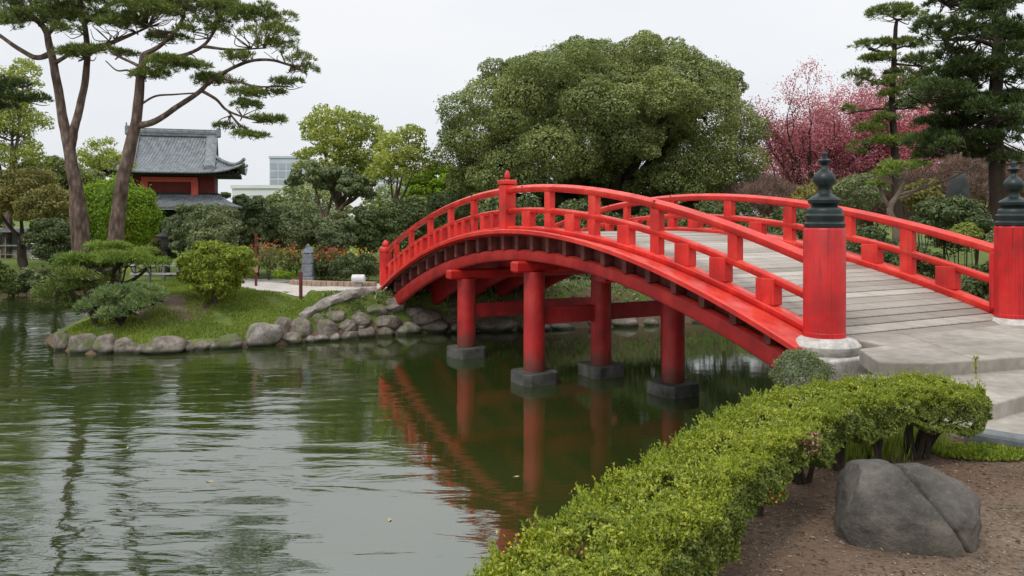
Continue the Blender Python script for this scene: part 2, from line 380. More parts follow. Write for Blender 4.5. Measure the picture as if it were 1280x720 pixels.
def puffs(c, r, n, f=(.26, .42), low=-.3, flat=.85):
    """small lobes covering a big one"""
    c = np.array(c, float); r = np.array(r if hasattr(r, '__len__') else (r,)*3, float); out = []
    i = 0; g = pi*(3-math.sqrt(5)); ph = random.uniform(0, 6)
    for i in range(n):
        z = 1-(i+.5)/n*(1-low); q = math.sqrt(max(0, 1-z*z)); a = i*g+ph
        d = np.array([cos(a)*q, sin(a)*q, z])+rng.normal(size=3)*.12
        k = random.uniform(*f); rr = min(r)*k*1.25
        out.append((c+d*r*(1-k*.7), (rr*random.uniform(.95, 1.35), rr*random.uniform(.95, 1.3), rr*flat*random.uniform(.8, 1.05))))
    return out
def needle_tufts(C, D, k, ln, wd, spread=.75):
    C = np.repeat(C, k, 0); D = np.repeat(D, k, 0); n = len(C)
    T = nrm(D+spread*rng.normal(size=(n, 3))*.75)
    return cards(C+rng.normal(size=(n, 3))*ln*.12, T, sph(n), ln*rng.uniform(.7, 1.25, n), wd)
def pad(c, rx, ry, rz, dens):
    """tuft centres of a flat cloud pad of pine foliage, made of small mounds"""
    c = np.array(c); C = []; D = []
    nm = max(4, int(4.5*rx/ max(rz, .1)*.6))
    for _ in range(nm):
        a = random.uniform(0, 2*pi); q = math.sqrt(random.random())*.78
        mc = c+np.array([cos(a)*q*rx, sin(a)*q*ry, rz*(.35*(1-q*q))+random.uniform(-.25, .25)*rz])
        mr = np.array([rx, rx, rz])*np.array([.42, .42, .62])*random.uniform(.75, 1.15)
        mr[0] = max(mr[0], rz*.7); mr[1] = max(mr[1], rz*.7)
        n = max(6, int(dens*mr[0]*mr[1]*6)); d = sph(n); d[:, 2] = np.abs(d[:, 2])*1.0-.22
        f = rng.uniform(.75, 1.0, n)[:, None]
        C.append(mc+d*mr*f); D.append(nrm(d*np.array([.8, .8, .5])+np.array([0, 0, .55])))
    return np.concatenate(C), np.concatenate(D)
def curve(P, n=6):
    """Catmull-Rom through points"""
    P = [np.array(p, float) for p in P]; Q = [2*P[0]-P[1]]+P+[2*P[-1]-P[-2]]; out = []
    for i in range(1, len(Q)-2):
        for k in range(n):
            t = k/n; a, b, c, d = Q[i-1:i+3]
            out.append(.5*((2*b)+(-a+c)*t+(2*a-5*b+4*c-d)*t*t+(-a+3*b-3*c+d)*t**3))
    out.append(P[-1]); return out
def limb(mb, P, r0, r1, n=8, wob=.08):
    C = curve(P, 5); m = len(C); mb.tube(C, [r0+(r1-r0)*(i/(m-1))**.8 for i in range(m)], n, wob=wob)
def branch_out(mb, p, d, ln, r, depth, tips, up=.12, spread=.6, seg=4, kids=3):
    """recursive limbs; tips collects ends"""
    P = [p]; q = np.array(p, float); dd = nrm(np.array(d, float))
    for _ in range(seg):
        dd = nrm(dd+rng.normal(size=3)*.16+np.array([0, 0, up*.3])); q = q+dd*ln/seg; P.append(q)
        if depth <= 1: tips.append(q.copy())
    mb.tube(P, [r*(1-.55*i/seg) for i in range(seg+1)], 6 if depth > 1 else 4, wob=.06)
    if depth <= 0: tips.append(q); return
    for k in range(kids):
        at = P[random.randint(max(1, seg-2), seg)] if k else P[-1]
        nd = nrm(dd+rng.normal(size=3)*spread+np.array([0, 0, up]))
        branch_out(mb, at, nd, ln*random.uniform(.6, .85), r*.5, depth-1, tips, up, spread, seg, kids)
def copy_tree(o, parent=None):
    c = o.copy(); COL.objects.link(c)
    if parent is not None: c.parent = parent
    for ch in list(o.children): copy_tree(ch, c)
    return c

# ------------------------------------------------------------------ terrain
POND = [(-1.0, -14), (-1.0, -2), (-.75, 1.5), (-.1, 3.7), (.85, 5.3), (1.85, 6.5), (2.6, 7.6), (3.05, 8.7), (3.3, 9.3), (6.3, 10.9), (5.9, 13), (6.8, 17),
        (7.6, 20.6), (6.4, 23), (4.6, 22.6), (3.5, 22.1), (1.3, 21.5), (-.8, 21.1), (-2.0, 20.9), (-2.9, 20.4), (-4.1, 19.6), (-5.8, 18.7), (-7.7, 17.75), (-9.3, 17.6),
        (-10.3, 18.2), (-11.3, 19.5), (-12.0, 22), (-13.0, 26), (-15.2, 31.2), (-19, 32.6), (-22.5, 31.5), (-20, 28), (-18.3, 24), (-19.5, 19), (-30, 12), (-40, 4), (-40, -14)]
PP = np.array(POND)
def sdist(x, y):
    """signed distance to the pond, positive on land"""
    x = np.asarray(x, float); y = np.asarray(y, float); best = np.full(x.shape, 1e9); ins = np.zeros(x.shape, bool)
    n = len(PP)
    for i in range(n):
        a = PP[i]; b = PP[(i+1) % n]; e = b-a
        t = np.clip(((x-a[0])*e[0]+(y-a[1])*e[1])/(e@e), 0, 1)
        best = np.minimum(best, np.hypot(x-a[0]-t*e[0], y-a[1]-t*e[1]))
        c = (a[1] > y) != (b[1] > y)
        xi = a[0]+(y-a[1])/(b[1]-a[1]+1e-12)*e[0]
        ins ^= c & (x < xi)
    return np.where(ins, -best, best)
def ss(a, b, x): t = np.clip((x-a)/(b-a), 0, 1); return t*t*(3-2*t)
def ground_z(x, y):
    x = np.asarray(x, float); y = np.asarray(y, float); s = sdist(x, y)
    level = 1.0+.3*ss(14, 10, y)+.1*ss(4, 8, x)
    slope = .33+1.6*ss(-5.6, -4.0, x)+1.0*ss(23, 26, y)
    slope = np.where(y < 14, 1.6, slope)
    z = np.where(s > 0, np.minimum(level, .12+s*slope), .12+s*1.6)
    z = np.where((s > 0), level-(level-z)*1.0, z)
    z = np.maximum(z, -.9)
    bump = .03*np.sin(x*1.7+y*.6)*np.sin(y*1.3-x*.4)+.012*np.sin(x*5.1)*np.sin(y*4.3)
    return z+bump*ss(.2, 1.5, s)
def gz(x, y): return float(ground_z(np.array([x]), np.array([y]))[0])
xs = np.concatenate([np.linspace(-600, -60, 8), np.linspace(-50, -24, 14), np.arange(-23, 13, .13), np.linspace(13.5, 40, 30), np.linspace(60, 600, 8)])
ys = np.concatenate([np.linspace(-300, -30, 5), np.linspace(-20, -1, 20), np.arange(-.8, 34, .13), np.linspace(35, 70, 30), np.linspace(90, 1500, 8)])
X, Y = np.meshgrid(xs, ys, indexing='ij'); Z = ground_z(X, Y)
V = np.stack([X, Y, Z], -1).reshape(-1, 3); ny = len(ys)
I = (np.arange(len(xs)-1)[:, None]*ny+np.arange(ny-1)[None]).ravel()
Q = np.stack([I, I+ny, I+ny+1, I+1], 1)
me = mesh_np('ground', V, Q, smooth=True)
sx = sdist(X, Y)
zone = np.where(Y > 14, 1.0, 0.0)
zone = np.where((Y > 14) & (X > -1.8) & (sx < 4), .5, zone)
zone = np.where((Y > 14) & (sx < .12), .3, zone)
zone = np.where(np.hypot(X+8.4, (Y-19.8)*1.0) < 1.0, .40, zone)
# grass strip on the pond side of the near hedge
gs = np.hypot((X-2.35)*.75, Y-6.5) < .75
zone = np.where(gs, .95, zone)
a = me.attributes.new('zone', 'FLOAT', 'POINT'); a.data.foreach_set('value', zone.ravel().astype(np.float32))
tag(link('ground', me, M['ground']), kind='structure')
wv = np.array([(-70, -40, 0), (30, -40, 0), (30, 40, 0), (-70, 40, 0)], float)
tag(link('water', mesh_np('water', wv, np.array([[0, 1, 2, 3]])), M['water']), kind='structure')

def sheet(name, poly, off, mat, step=.25, thick=0):
    import bmesh
    bm = bmesh.new(); vs = [bm.verts.new((p[0], p[1], 0)) for p in poly]; bm.faces.new(vs)
    p = np.array(poly)
    for ax in (0, 1):
        for c in np.arange(p[:, ax].min()+step, p[:, ax].max(), step):
            co_ = [0, 0, 0]; co_[ax] = c; no = [0, 0, 0]; no[ax] = 1
            bmesh.ops.bisect_plane(bm, geom=bm.verts[:]+bm.edges[:]+bm.faces[:], plane_co=co_, plane_no=no)
    for v in bm.verts: v.co.z = gz(v.co.x, v.co.y)+off
    me = bpy.data.meshes.new(name); bm.to_mesh(me); bm.free()
    return link(name, me, mat)
def G(px, py, z): d = (EYE-z)/(py-269)*1000; return ((px-640)/1000*d, d)
# pale path from the far end of the bridge
pl = [(-2.35, 22.4), (-3.3, 20.95), (-4.3, 21.05), (-5.55, 21.3), (-6.6, 21.6), (-7.8, 22.5), (-9.0, 24.2), (-8.6, 26), (-7.0, 25.6), (-6.5, 24.6), (-5.6, 24.0), (-3.5, 23.6), (.8, 24.0), (.8, 22.9)]
tag(sheet('path', pl, .012, M['path']), kind='structure')

# ------------------------------------------------------------------ bridge
A0 = np.array([3.42, 8.8]); VV = nrm(np.array([3.08, 1.6])); UU = np.array([-VV[1], VV[0]])
def BP(t, v, z): p = A0+UU*t+VV*v; return np.array([p[0], p[1], z])
AX = [np.array([UU[0], UU[1], 0]), np.array([VV[0], VV[1], 0]), np.array([0, 0, 1.])]
def q(a, b, c): return lambda t: a+b*t-c*t*t
top = q(2.555, .3055, .0225); mid = q(2.137, .310, .0229); bot = q(1.785, .319, .0238)
ftop = q(2.585, .278, .0222); fmid = q(2.17, .285, .0224); fbot = q(1.80, .312, .0240)
ledge = q(1.585, .3553, .0277); arT = q(1.40, .330, .0264); arL = q(1.12, .358, .0290)
deckz = q(1.68, .318, .0240)
WD = 3.47
bridge = thing('arched_bridge', (A0[0], A0[1], 1.5), 'red painted arched wooden footbridge with grey plank deck spanning the pond', 'bridge')
def sweep(mb, t0, t1, v0, v1, zt, zb, n=60, crown=0):
    """bar following curves; v0..v1 wide, zt(t) top, zb(t) bottom; crown rounds the top"""
    sec = []
    for i in range(n+1):
        t = t0+(t1-t0)*i/n; a, b = zt(t), zb(t); c = min((a-b)*.22, abs(v1-v0)*.22)
        pts = [(v0, b+c), (v0, a-c), (v0+c, a-c*.25), ((v0+v1)/2, a+crown), (v1-c, a-c*.25), (v1, a-c), (v1, b+c), (v1-c, b), (v0+c, b)]
        sec.append([BP(t, v, z) for v, z in pts])
    m = len(sec[0]); vs = [p for s_ in sec for p in s_]
    fs = [(i*m+k, i*m+(k+1) % m, (i+1)*m+(k+1) % m, (i+1)*m+k) for i in range(n) for k in range(m)]
    fs += [tuple(range(m-1, -1, -1)), tuple(range(n*m, (n+1)*m))]
    mb.add(vs, fs)
def bar(name, mat, *a, **k):
    mb = MB(); sweep(mb, *a, **k); return mb.build(name, mat, bridge, smooth=True, sharp=50)
# deck planks
mb = MB(); t = -.12
while t < 15.3:
    wd_ = random.uniform(.175, .20); z = deckz(t+wd_/2); s_ = .318-2*.024*(t+wd_/2)
    a = nrm(np.array([UU[0], UU[1], s_])); nn = np.cross(a, AX[1]); nn = nn if nn[2] > 0 else -nn
    dz = random.uniform(-.003, .003)
    mb.box(BP(t+wd_/2, WD/2, z-.025+dz), (wd_/2-.007, WD/2-.02+random.uniform(-.01, .01), .025), (a, AX[1], nn), rnd=random.random(), bev=.006)
    t += wd_
mb.build('deck', M['deck'], bridge)
# dark soffit just under the planks
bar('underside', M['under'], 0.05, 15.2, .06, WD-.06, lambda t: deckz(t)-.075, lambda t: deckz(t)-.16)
TC = 7.62; TE = 15.0
for side, (vv, T, Md, B, s_) in enumerate(((0, top, mid, bot, 1), (WD, ftop, fmid, fbot, -1))):
    bar('top_rail', M['redbright'], .1, TE, vv-.075, vv+.075, T, lambda t, T=T: T(t)-.115, crown=.022)
    bar('middle_rail', M['redbright'], .1, TE, vv-.06, vv+.06, Md, lambda t, M_=Md: M_(t)-.10, crown=.008)
    bar('bottom_rail', M['redbright'], -.0, TE, vv-.09, vv+.09, B, lambda t, B_=B: B_(t)-.15)
    full = [2.93, 4.55, 5.98, 9.15, 10.4, 11.65, 12.95, 14.1]; half = [1.36]
    blocks = [.80, 1.62, 2.32, 3.68, 5.22, 6.75] + [8.2, 8.65, 9.6, 10.0, 10.85, 11.25, 12.1, 12.5, 13.35, 13.75, 14.5]
    if side == 1: full = [1.5, 3.76, 5.23, 6.9, 8.5, 10.0, 11.5, 13.0, 14.2]; half = [2.53]; blocks = [.88, 2.11, 3.05, 4.5, 5.5, 6.2, 7.6, 8.1, 9.2, 10.8, 12.2, 13.6]
    for tt in full:
        m_ = MB(); wz = .075 if tt > 7 else .10
        m_.box(BP(tt, vv, (T(tt)+B(tt))/2-.05), (wz, .055, (T(tt)-B(tt))/2-.02), AX); bevel(m_.build('railing_post', M['redbright'], bridge), .008)
    for tt in half:
        m_ = MB(); m_.box(BP(tt, vv, (T(tt)+Md(tt))/2-.05), (.085, .055, (T(tt)-Md(tt))/2-.02), AX); bevel(m_.build('railing_post', M['redbright'], bridge), .008)
    for tt in blocks:
        m_ = MB(); m_.box(BP(tt, vv, (Md(tt)+B(tt))/2-.05), (.085 if tt > 7 else .15, .07, (Md(tt)-B(tt))/2-.015), AX); bevel(m_.build('railing_block', M['redbright'], bridge), .012)
    # outer ledge board, moulding, side beam
    lo, li = (-.46, -.093) if side == 0 else (WD+.093, WD+.46)
    f = 1 if side == 0 else -1
    o = MB()
    n = 60; sec = []
    for i in range(n+1):
        t = -.05+15.1*i/n; zo = ledge(t); zi = B(t)-.10
        e = [(0, zo), (0, zo+.06), (.03, zo+.075), (.05, zo+.055), (.09, zo+.062), (.36, zi+.0), (.36, zi-.10), (.09, zo-.02)]
        v_o = -.46 if side == 0 else WD+.46
        sec.append([BP(t, v_o+f*x, z) for x, z in e])
    m_n = len(sec[0]); o.add([p for s2 in sec for p in s2], [(i*m_n+k, i*m_n+(k+1) % m_n, (i+1)*m_n+(k+1) % m_n, (i+1)*m_n+k) for i in range(n) for k in range(m_n)]+[tuple(range(m_n-1, -1, -1)), tuple(range(n*m_n, (n+1)*m_n))])
    o.build('ledge', M['redbright'], bridge, smooth=True, sharp=25)
    va, vb = (-.24, -.10) if side == 0 else (WD+.10, WD+.24)
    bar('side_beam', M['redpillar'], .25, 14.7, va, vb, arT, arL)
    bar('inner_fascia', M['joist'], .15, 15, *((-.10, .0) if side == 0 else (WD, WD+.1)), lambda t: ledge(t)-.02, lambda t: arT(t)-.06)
    tt = .55
    while tt < 14.6:                                     # joist ends under the ledge
        m_ = MB(); zt = ledge(tt)-.022; zb = arT(tt)+.003
        vc = -.19 if side == 0 else WD+.19
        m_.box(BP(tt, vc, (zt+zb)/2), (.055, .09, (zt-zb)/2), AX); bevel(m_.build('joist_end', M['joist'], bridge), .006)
        tt += .56
for vv, T in ((0, top), (WD, ftop)):                      # scarf joints in the top rails
    for tt in (2.93, 6.9, 9.15, 11.65):
        s_ = (T(tt+.01)-T(tt-.01))/.02; a_ = nrm(np.array([UU[0], UU[1], s_])); m_ = MB(); m_.box(BP(tt, vv, T(tt)-.056), (.004, .0775, .0605), (a_, AX[1], np.cross(a_, AX[1]))); m_.build('rail_joint', M['joist'], bridge)
for vc in (.9, 1.75, 2.6):
    bar('inner_beam', M['redshade'], .3, 14.6, vc-.09, vc+.09, lambda t: deckz(t)-.17, arL)
# main posts
def lathe_part(name, prof, c, mat, parent, n=24, sm=True, ph=0):
    m_ = MB(); m_.lathe(prof, c, n, ph=ph); return m_.build(name, mat, parent, smooth=sm, sharp=35)
FIN = [(272, 57), (262, 57.5), (257, 53), (250, 53), (246, 55), (238, 55), (232, 50), (222, 50), (216, 46), (211, 36), (206, 38), (201, 45), (192, 46), (186, 42), (179, 30), (173, 20), (163, 17), (156, 18), (150, 23), (142, 29), (134, 31.5), (126, 31.5), (117, 28), (109, 21), (103, 14), (98, 10), (90, 9), (84, 13), (79, 19), (75, 20), (72, 16), (69, 8), (60, 7), (55, 8), (50, 5), (45, 1)]
def big_post(v, sides, name='newel_post', label=None, ph=0):
    p = BP(-.02, v, 1.72)
    m_ = MB(); r = .222
    m_.lathe([(0, r*1.015), (.05, r*1.015), (.055, r), (1.17, r), (1.19, r*.96), (1.20, r*.9)], p, sides, ph=ph)
    o = m_.build(name, M['redpost'], bridge, smooth=(sides > 12), sharp=30)
    if sides <= 12: bevel(o, .012, 2)
    if label: o['label'] = label
    k = .00378
    lathe_part('finial', [((272-y)*k*.98, x*k) for y, x in FIN], (p[0], p[1], p[2]+1.20), M['finial'], o, 28)
    return o
big_post(0, 24, label='round red end post with tall dark bronze onion finial')
big_post(WD, 8, label='octagonal red end post with dark onion finial', ph=.2)
m_ = MB(); m_.box(BP(.20, WD, 2.14), (.05, .09, .42), AX); bevel(m_.build('railing_post', M['redpost'], bridge), .01)
# middle posts and far end posts
def small_post(t, v, zb, h, r, ball):
    p = BP(t, v, zb); m_ = MB()
    if ball == 'round': m_.lathe([(0, r), (h-.14, r), (h-.13, r*1.12), (h-.07, r*1.16), (h-.02, r*1.05), (h, r*.6)], p, 20)
    else:
        m_.box((p[0], p[1], p[2]+h/2-.05), (r, r*.9, h/2-.05), AX); m_.box((p[0], p[1], p[2]+h-.045), (r*1.15, r*1.05, .045), AX)
    o = m_.build('railing_post', M['redbright'], bridge, smooth=(ball == 'round'), sharp=35)
    if ball != 'round': bevel(o, .02, 3)
    rr = .42*r if ball != 'round' else .55*r
    lathe_part('knob', [(-.01, rr*.7), (.02, rr*.6), (.05, rr), (.10, rr*1.02), (.15, rr*.7), (.19, rr*.2), (.2, .002)], (p[0], p[1], p[2]+h), M['red'] if ball != 'round' else M['redbright'], o, 14)
small_post(TC, 0, bot(TC)-.12, 1.02, .135, 'square')
small_post(TE, 0, 1.12, 1.05, .165, 'round')
small_post(TE, WD, 1.12, 1.05, .165, 'round')
# pillars, footings, cross beams
OCT = [(-.7, -1), (.7, -1), (1, -.7), (1, .7), (.7, 1), (-.7, 1), (-1, .7), (-1, -.7)]
def pillar(x, y, ztop, r=.20, foot=True):
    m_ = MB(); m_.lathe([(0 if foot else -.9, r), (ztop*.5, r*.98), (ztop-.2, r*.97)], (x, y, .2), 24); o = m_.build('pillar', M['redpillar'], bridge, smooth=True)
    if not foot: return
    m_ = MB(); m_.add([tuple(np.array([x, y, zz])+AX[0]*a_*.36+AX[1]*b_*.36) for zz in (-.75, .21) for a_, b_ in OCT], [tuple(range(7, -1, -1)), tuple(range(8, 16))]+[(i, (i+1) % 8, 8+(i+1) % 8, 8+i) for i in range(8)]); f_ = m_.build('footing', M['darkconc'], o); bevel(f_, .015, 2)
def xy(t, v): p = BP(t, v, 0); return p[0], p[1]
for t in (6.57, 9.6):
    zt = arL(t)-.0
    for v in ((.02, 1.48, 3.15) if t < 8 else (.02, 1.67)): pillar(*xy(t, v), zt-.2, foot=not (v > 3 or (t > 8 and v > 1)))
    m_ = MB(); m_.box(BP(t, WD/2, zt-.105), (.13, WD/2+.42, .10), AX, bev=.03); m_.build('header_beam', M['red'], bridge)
    m_ = MB(); zc = 1.20 if t < 8 else .98; m_.box(BP(t, 1.68, zc), (.06, 1.55, .15), AX); bevel(m_.build('tie_beam', M['redshade'], bridge), .01)
pillar(2.76, 13.7, arL(4.64)-.2)
m_ = MB(); m_.box(BP(4.64, 1.75, arL(4.64)-.105), (.13, 1.6, .10), AX, bev=.03); m_.build('header_beam', M['red'], bridge)

# stone ends
st = thing('stone_abutment', BP(-.3, WD/2, .2), 'pale stone abutment with round cushion stones carrying the bridge end posts', 'abutment')
m_ = MB(); m_.box(BP(.02, WD/2, .64), (.30, WD/2+.22, .70), AX); bevel(m_.build('wall', M['caststone'], st), .03)
for v in (0, WD):
    p = BP(-.02, v, 1.56)
    m_ = MB(); m_.lathe([(-.02, .33), (.03, .37), (.08, .375), (.13, .33), (.162, .25)], p, 36)
    for i, x in enumerate(m_.v): pass
    m_.build('cushion_stone', M['caststone'], st, smooth=True)
    m_ = MB(); m_.box(BP(-.08, v+.0, 1.38), (.35, .35, .165), AX); bevel(m_.build('base_block', M['caststone'], st), .03, 3)
stp = thing('stone_steps', BP(-1.2, 1.7, 1.3), 'pale stone landing slabs and steps at the near bridge end', 'steps')
def prism(name, pts, z0, z1, mat, parent, bw=.015):
    m_ = MB(); n = len(pts); m_.add([(*p, z0) for p in pts]+[(*p, z1) for p in pts], [tuple(range(n-1, -1, -1)), tuple(range(n, 2*n))]+[(i, (i+1) % n, n+(i+1) % n, n+i) for i in range(n)])
    return bevel(m_.build(name, mat, parent), bw, 2)
def B2(t, v): p = BP(t, v, 0); return (p[0], p[1])
# landing slabs (three stones with fine joints)
prism('slab', [B2(-.11, .40), B2(-.11, 1.25), (4.44, 7.66), (3.95, 7.50), (3.46, 7.55), (3.60, 8.30), (3.97, 8.50)][::-1], 1.50, 1.665, M['slab'], stp)
prism('slab', [B2(-.11, 1.262), B2(-.11, 2.45), (6.0, 8.35), (5.2, 7.93), (4.452, 7.665)][::-1], 1.50, 1.663, M['slab'], stp)
prism('slab', [B2(-.11, 2.462), B2(-.11, 4.6), (8.3, 9.6), (6.012, 8.356)][::-1], 1.50, 1.666, M['slab'], stp)
prism('step', [(3.30, 7.62), (4.0, 7.60), (5.2, 8.05), (6.6, 8.8), (6.9, 8.2), (4.5, 6.86), (3.9, 6.45), (3.2, 6.55)][::-1], 1.30, 1.535, M['slab'], stp)
prism('step', [(3.2, 6.9), (3.9, 6.55), (4.6, 7.0), (7.0, 8.3), (7.4, 6.2), (4.5, 5.62), (4.1, 5.8), (3.62, 6.22)][::-1], 1.20, 1.40, M['slab'], stp)
prism('kerb', [(3.60, 6.25), (4.07, 5.83), (4.42, 5.60), (5.8, 5.0), (5.7, 4.85), (4.36, 5.43), (3.98, 5.68), (3.46, 6.15)][::-1], 1.20, 1.405, M['kerbdark'], stp, .03)

# ------------------------------------------------------------------ rocks
def rock(name, c, r, mat, label, cat='rock', group=None, seed=0, sub=4, rot=0, flat=1.0, groove=False, k=.28):
    import bmesh
    bm = bmesh.new(); bmesh.ops.create_icosphere(bm, subdivisions=sub, radius=1)
    rs = np.random.default_rng(seed); V = np.array([v.co for v in bm.verts])
    # cut facets: clamp against random planes for a hewn look
    for _ in range(11):
        n = nrm(rs.normal(size=3)); h = rs.uniform(.66, .92); d = V@n; V = V-np.maximum(d-h, 0)[:, None]*n*.85
    ph = rs.uniform(0, 6, 12)
    f = sum(a*np.sin(V@w_*fr+p) for a, w_, fr, p in ((k*.16, rs.normal(size=3), 2.2, ph[0]), (k*.11, rs.normal(size=3), 4, ph[1]), (k*.06, rs.normal(size=3), 8, ph[2]), (k*.03, rs.normal(size=3), 15, ph[3])))
    V = V*(1+f)[:, None]
    if groove:
        V = np.sign(V)*np.abs(V)**.82
        d = V[:, 0]-.36+V[:, 2]*.50+V[:, 1]*.10-.10*V[:, 2]**2
        V = V*(1-.25*np.exp(-(d/.030)**2)-.08*ss(-.02, .05, d))[:, None]; V[:, 0] -= .10*V[:, 2]*ss(-.4, 1, V[:, 2])
    if groove:
        from mathutils import noise as mn
        h_ = np.array([mn.fractal(Vector(p)*2.2+Vector((5, 2, 1)), .8, 2.1, 6) for p in V]); V = V*(1+.045*h_)[:, None]
    V = V*np.array(r); cz, sz = cos(rot), sin(rot)
    V = np.stack([V[:, 0]*cz-V[:, 1]*sz, V[:, 0]*sz+V[:, 1]*cz, V[:, 2]], 1)+np.array(c)
    for v, p in zip(bm.verts, V): v.co = p
    me = bpy.data.meshes.new(name); bm.to_mesh(me); bm.free()
    me.polygons.foreach_set('use_smooth', np.ones(len(me.polygons), bool))
    return tag(link(name, me, mat, None, (c[0], c[1], c[2]-r[2]*.5)), label, cat, group)
def boulder_mat():
    m = NT('boulder_stone'); v = m.coord()
    n = m.noise(3.2, 8, v, .65); c = m.ramp(n, [(.25, (.042, .036, .031)), (.5, (.10, .088, .074)), (.75, (.215, .19, .155))])
    c = m.mix(c, (.21, .20, .18), m.ramp(m.noise(38, 7, v, .8), [(.50, (0,)*3), (.72, (.55,)*3)]))
    c = m.mix(c, (.15, .105, .07), m.ramp(m.noise(1.3, 4, v), [(.5, (0,)*3), (.75, (.55,)*3)]))
    b = m.bump(m.noise(7, 9, v, .75), .9, .05); b = m.bump(m.noise(50, 5, v, .7), .35, .004, b)
    return m.done(m.pbr(c, .78, b, .35))
rock('boulder', (2.17, 4.40, 1.36), (.43, .33, .335), boulder_mat(), 'big dark grey boulder with a deep split, resting on bare soil by the hedge', 'boulder', seed=33, sub=6, rot=-.12, groove=True, k=.16)
rock('rock', (2.92, 8.75, .65), (.36, .30, .34), M['rockpale'], 'smooth pale rock at the water beside the hedge below the near bridge post', seed=5, k=.15)
# shore rocks: px0, px1, ytop, ybottom, description
SH = [(66, 90, 413, 438, 'dark upright rock at the far left tip of the island shore'),
 (86, 122, 415, 443, 'large rounded brown rock second from the left tip of the island'),
 (116, 146, 418, 444, 'grey brown rock wedged in the middle of the big cluster at the island left corner'),
 (138, 171, 423, 444, 'blocky rock closing the right end of the left corner rock cluster'),
 (168, 184, 428, 441, 'small dark stone between the left corner cluster and the broad flat rock'),
 (180, 232, 419, 443, 'broad low rock with a ridged top below the round azalea left side'),
 (228, 243, 424, 439, 'small dark rock right of the broad low rock on the island shore'),
 (240, 264, 426, 439, 'squat reddish brown rock below the round azalea'),
 (262, 276, 424, 439, 'small rock squeezed beside the squat reddish rock'),
 (274, 303, 417, 439, 'round topped grey rock just left of the large triangular rock'),
 (304, 350, 401, 434, 'large triangular pale rock, tallest on the island shore'),
 (340, 365, 396, 419, 'rounded brown rock right of the large triangular rock, set high on the bank'),
 (362, 387, 396, 420, 'mossy rounded rock high on the bank left of the kerb log'),
 (350, 380, 414, 433, 'low dark mossy rock at the water beside the large triangular rock'),
 (378, 395, 417, 430, 'small pale waterside stone, first right of the low mossy rock'),
 (391, 421, 399, 420, 'mossy boulder sitting on the bank under the kerb log'),
 (393, 410, 416, 430, 'small pale waterside stone below the mossy boulder'),
 (408, 426, 415, 429, 'small pinkish waterside stone right of the mossy boulder'),
 (424, 444, 399, 416, 'rounded grey stone on the bank below the mossy slope'),
 (424, 448, 412, 428, 'flat topped waterside stone left of the bridge foot'),
 (444, 468, 407, 424, 'brownish waterside stone nearer the bridge foot'),
 (462, 500, 393, 410, 'flat slab of dark rock just under the bridge foot edge'),
 (466, 492, 408, 423, 'grey waterside stone directly left of the wide block rock'),
 (488, 528, 403, 421, 'wide block shaped pale rock at the water beneath the bridge end'),
 (524, 560, 398, 419, 'dark wall rock in shade beneath the bridge, left of the first pillar'),
 (506, 548, 386, 404, 'upper dark wall rock in shade beneath the bridge end'),
 (556, 600, 400, 418, 'dark shaded rock behind the left pillar'),
 (600, 646, 398, 417, 'dark shaded rock between the two front pillars'),
 (646, 690, 402, 417, 'shaded low rock behind the middle front pillar'),
 (682, 718, 404, 418, 'pale flat rock seen just right of the middle front pillar'),
 (734, 764, 392, 414, 'upright pale rock behind the inner pillar'),
 (762, 800, 394, 413, 'tawny leaning rock on the far bank between the inner and right pillars'),
 (798, 826, 398, 411, 'small rock on the far bank left of the right pillar'),
 (404, 432, 386, 400, 'mossy stone high on the bank directly under the middle of the kerb log'),
 (432, 462, 389, 405, 'grey stone half way up the bank between kerb log and waterside stones'),
 (452, 484, 380, 394, 'greenish stone high on the bank at the right end of the kerb log'),
 (474, 508, 372, 390, 'mossy stone touching the underside of the bridge foot'),
 (498, 530, 380, 395, 'grey bank stone just inside the shade of the bridge foot'),
 (420, 440, 402, 412, 'small reddish stone between the waterside stones and the bank stones'),
 (388, 406, 392, 403, 'small grey stone under the left part of the kerb log'),
 (440, 462, 399, 410, 'tan stone in the middle row of the bank below the kerb log'),
 (466, 484, 395, 406, 'small dark stone in the middle row left of the flat dark slab'),
 (862, 905, 396, 412, 'low rock on the far bank under the right part of the arch')]
for i, (a, b, yt, yb, lab) in enumerate(SH):
    hi = (yb < 422 and a < 460 and a > 330) or (yb <= 395 and a < 540) or yb in (412, 403, 410, 406) and a < 470
    pxm = (a+b)/2
    # depth: on the shore line of the pond for this direction
    k_ = (pxm-640)/1000
    d = 17.0
    while float(sdist(np.array([k_*d]), np.array([d]))[0]) < -.02 and d < 26: d += .04
    if hi or (506 <= a <= 507) or a == 462: d += .45 if yb > 405 else .75
    bank = hi or 506 <= a <= 507 or a == 462
    if bank:
        d = 18.0
        while EYE-(yb-269)/1000*d > gz(k_*d, d) and d < 25: d += .03
        d += .10
    r = (b-a)/2000*d; zt = EYE-(yt-269)/1000*d; zb = min(gz(k_*d, d), .05) if not (hi or a in (506, 462)) else gz(k_*d, d)-.1
    h = max((zt-zb)/2+.10, .15)
    rock('shore_rock', (k_*d, d+.05, zt-h), (r*1.12, max(r*.8, .25), h), M['rock'] if i not in (10, 14, 16, 17, 23, 29, 30) else M['rockpale'], lab, 'rock', 'rocks edging the pond', seed=100+i, sub=4, rot=random.uniform(-.4, .4), k=.35)
# long kerb stone line above the bank
P = [W(376, 391, 19.7), W(410, 386, 19.9), W(440, 379, 20.2), W(468, 374, 20.9)]
m_ = MB(); m_.tube(curve([(p[0], p[1], gz(p[0], p[1])+.05) for p in P], 6), [.13]*19, 8, wob=.25)
tag(m_.build('kerb_stone', M['rockpale'], None, P[0], smooth=True), 'long pale kerb log edging the lawn above the rocks by the far bridge end', 'kerb')

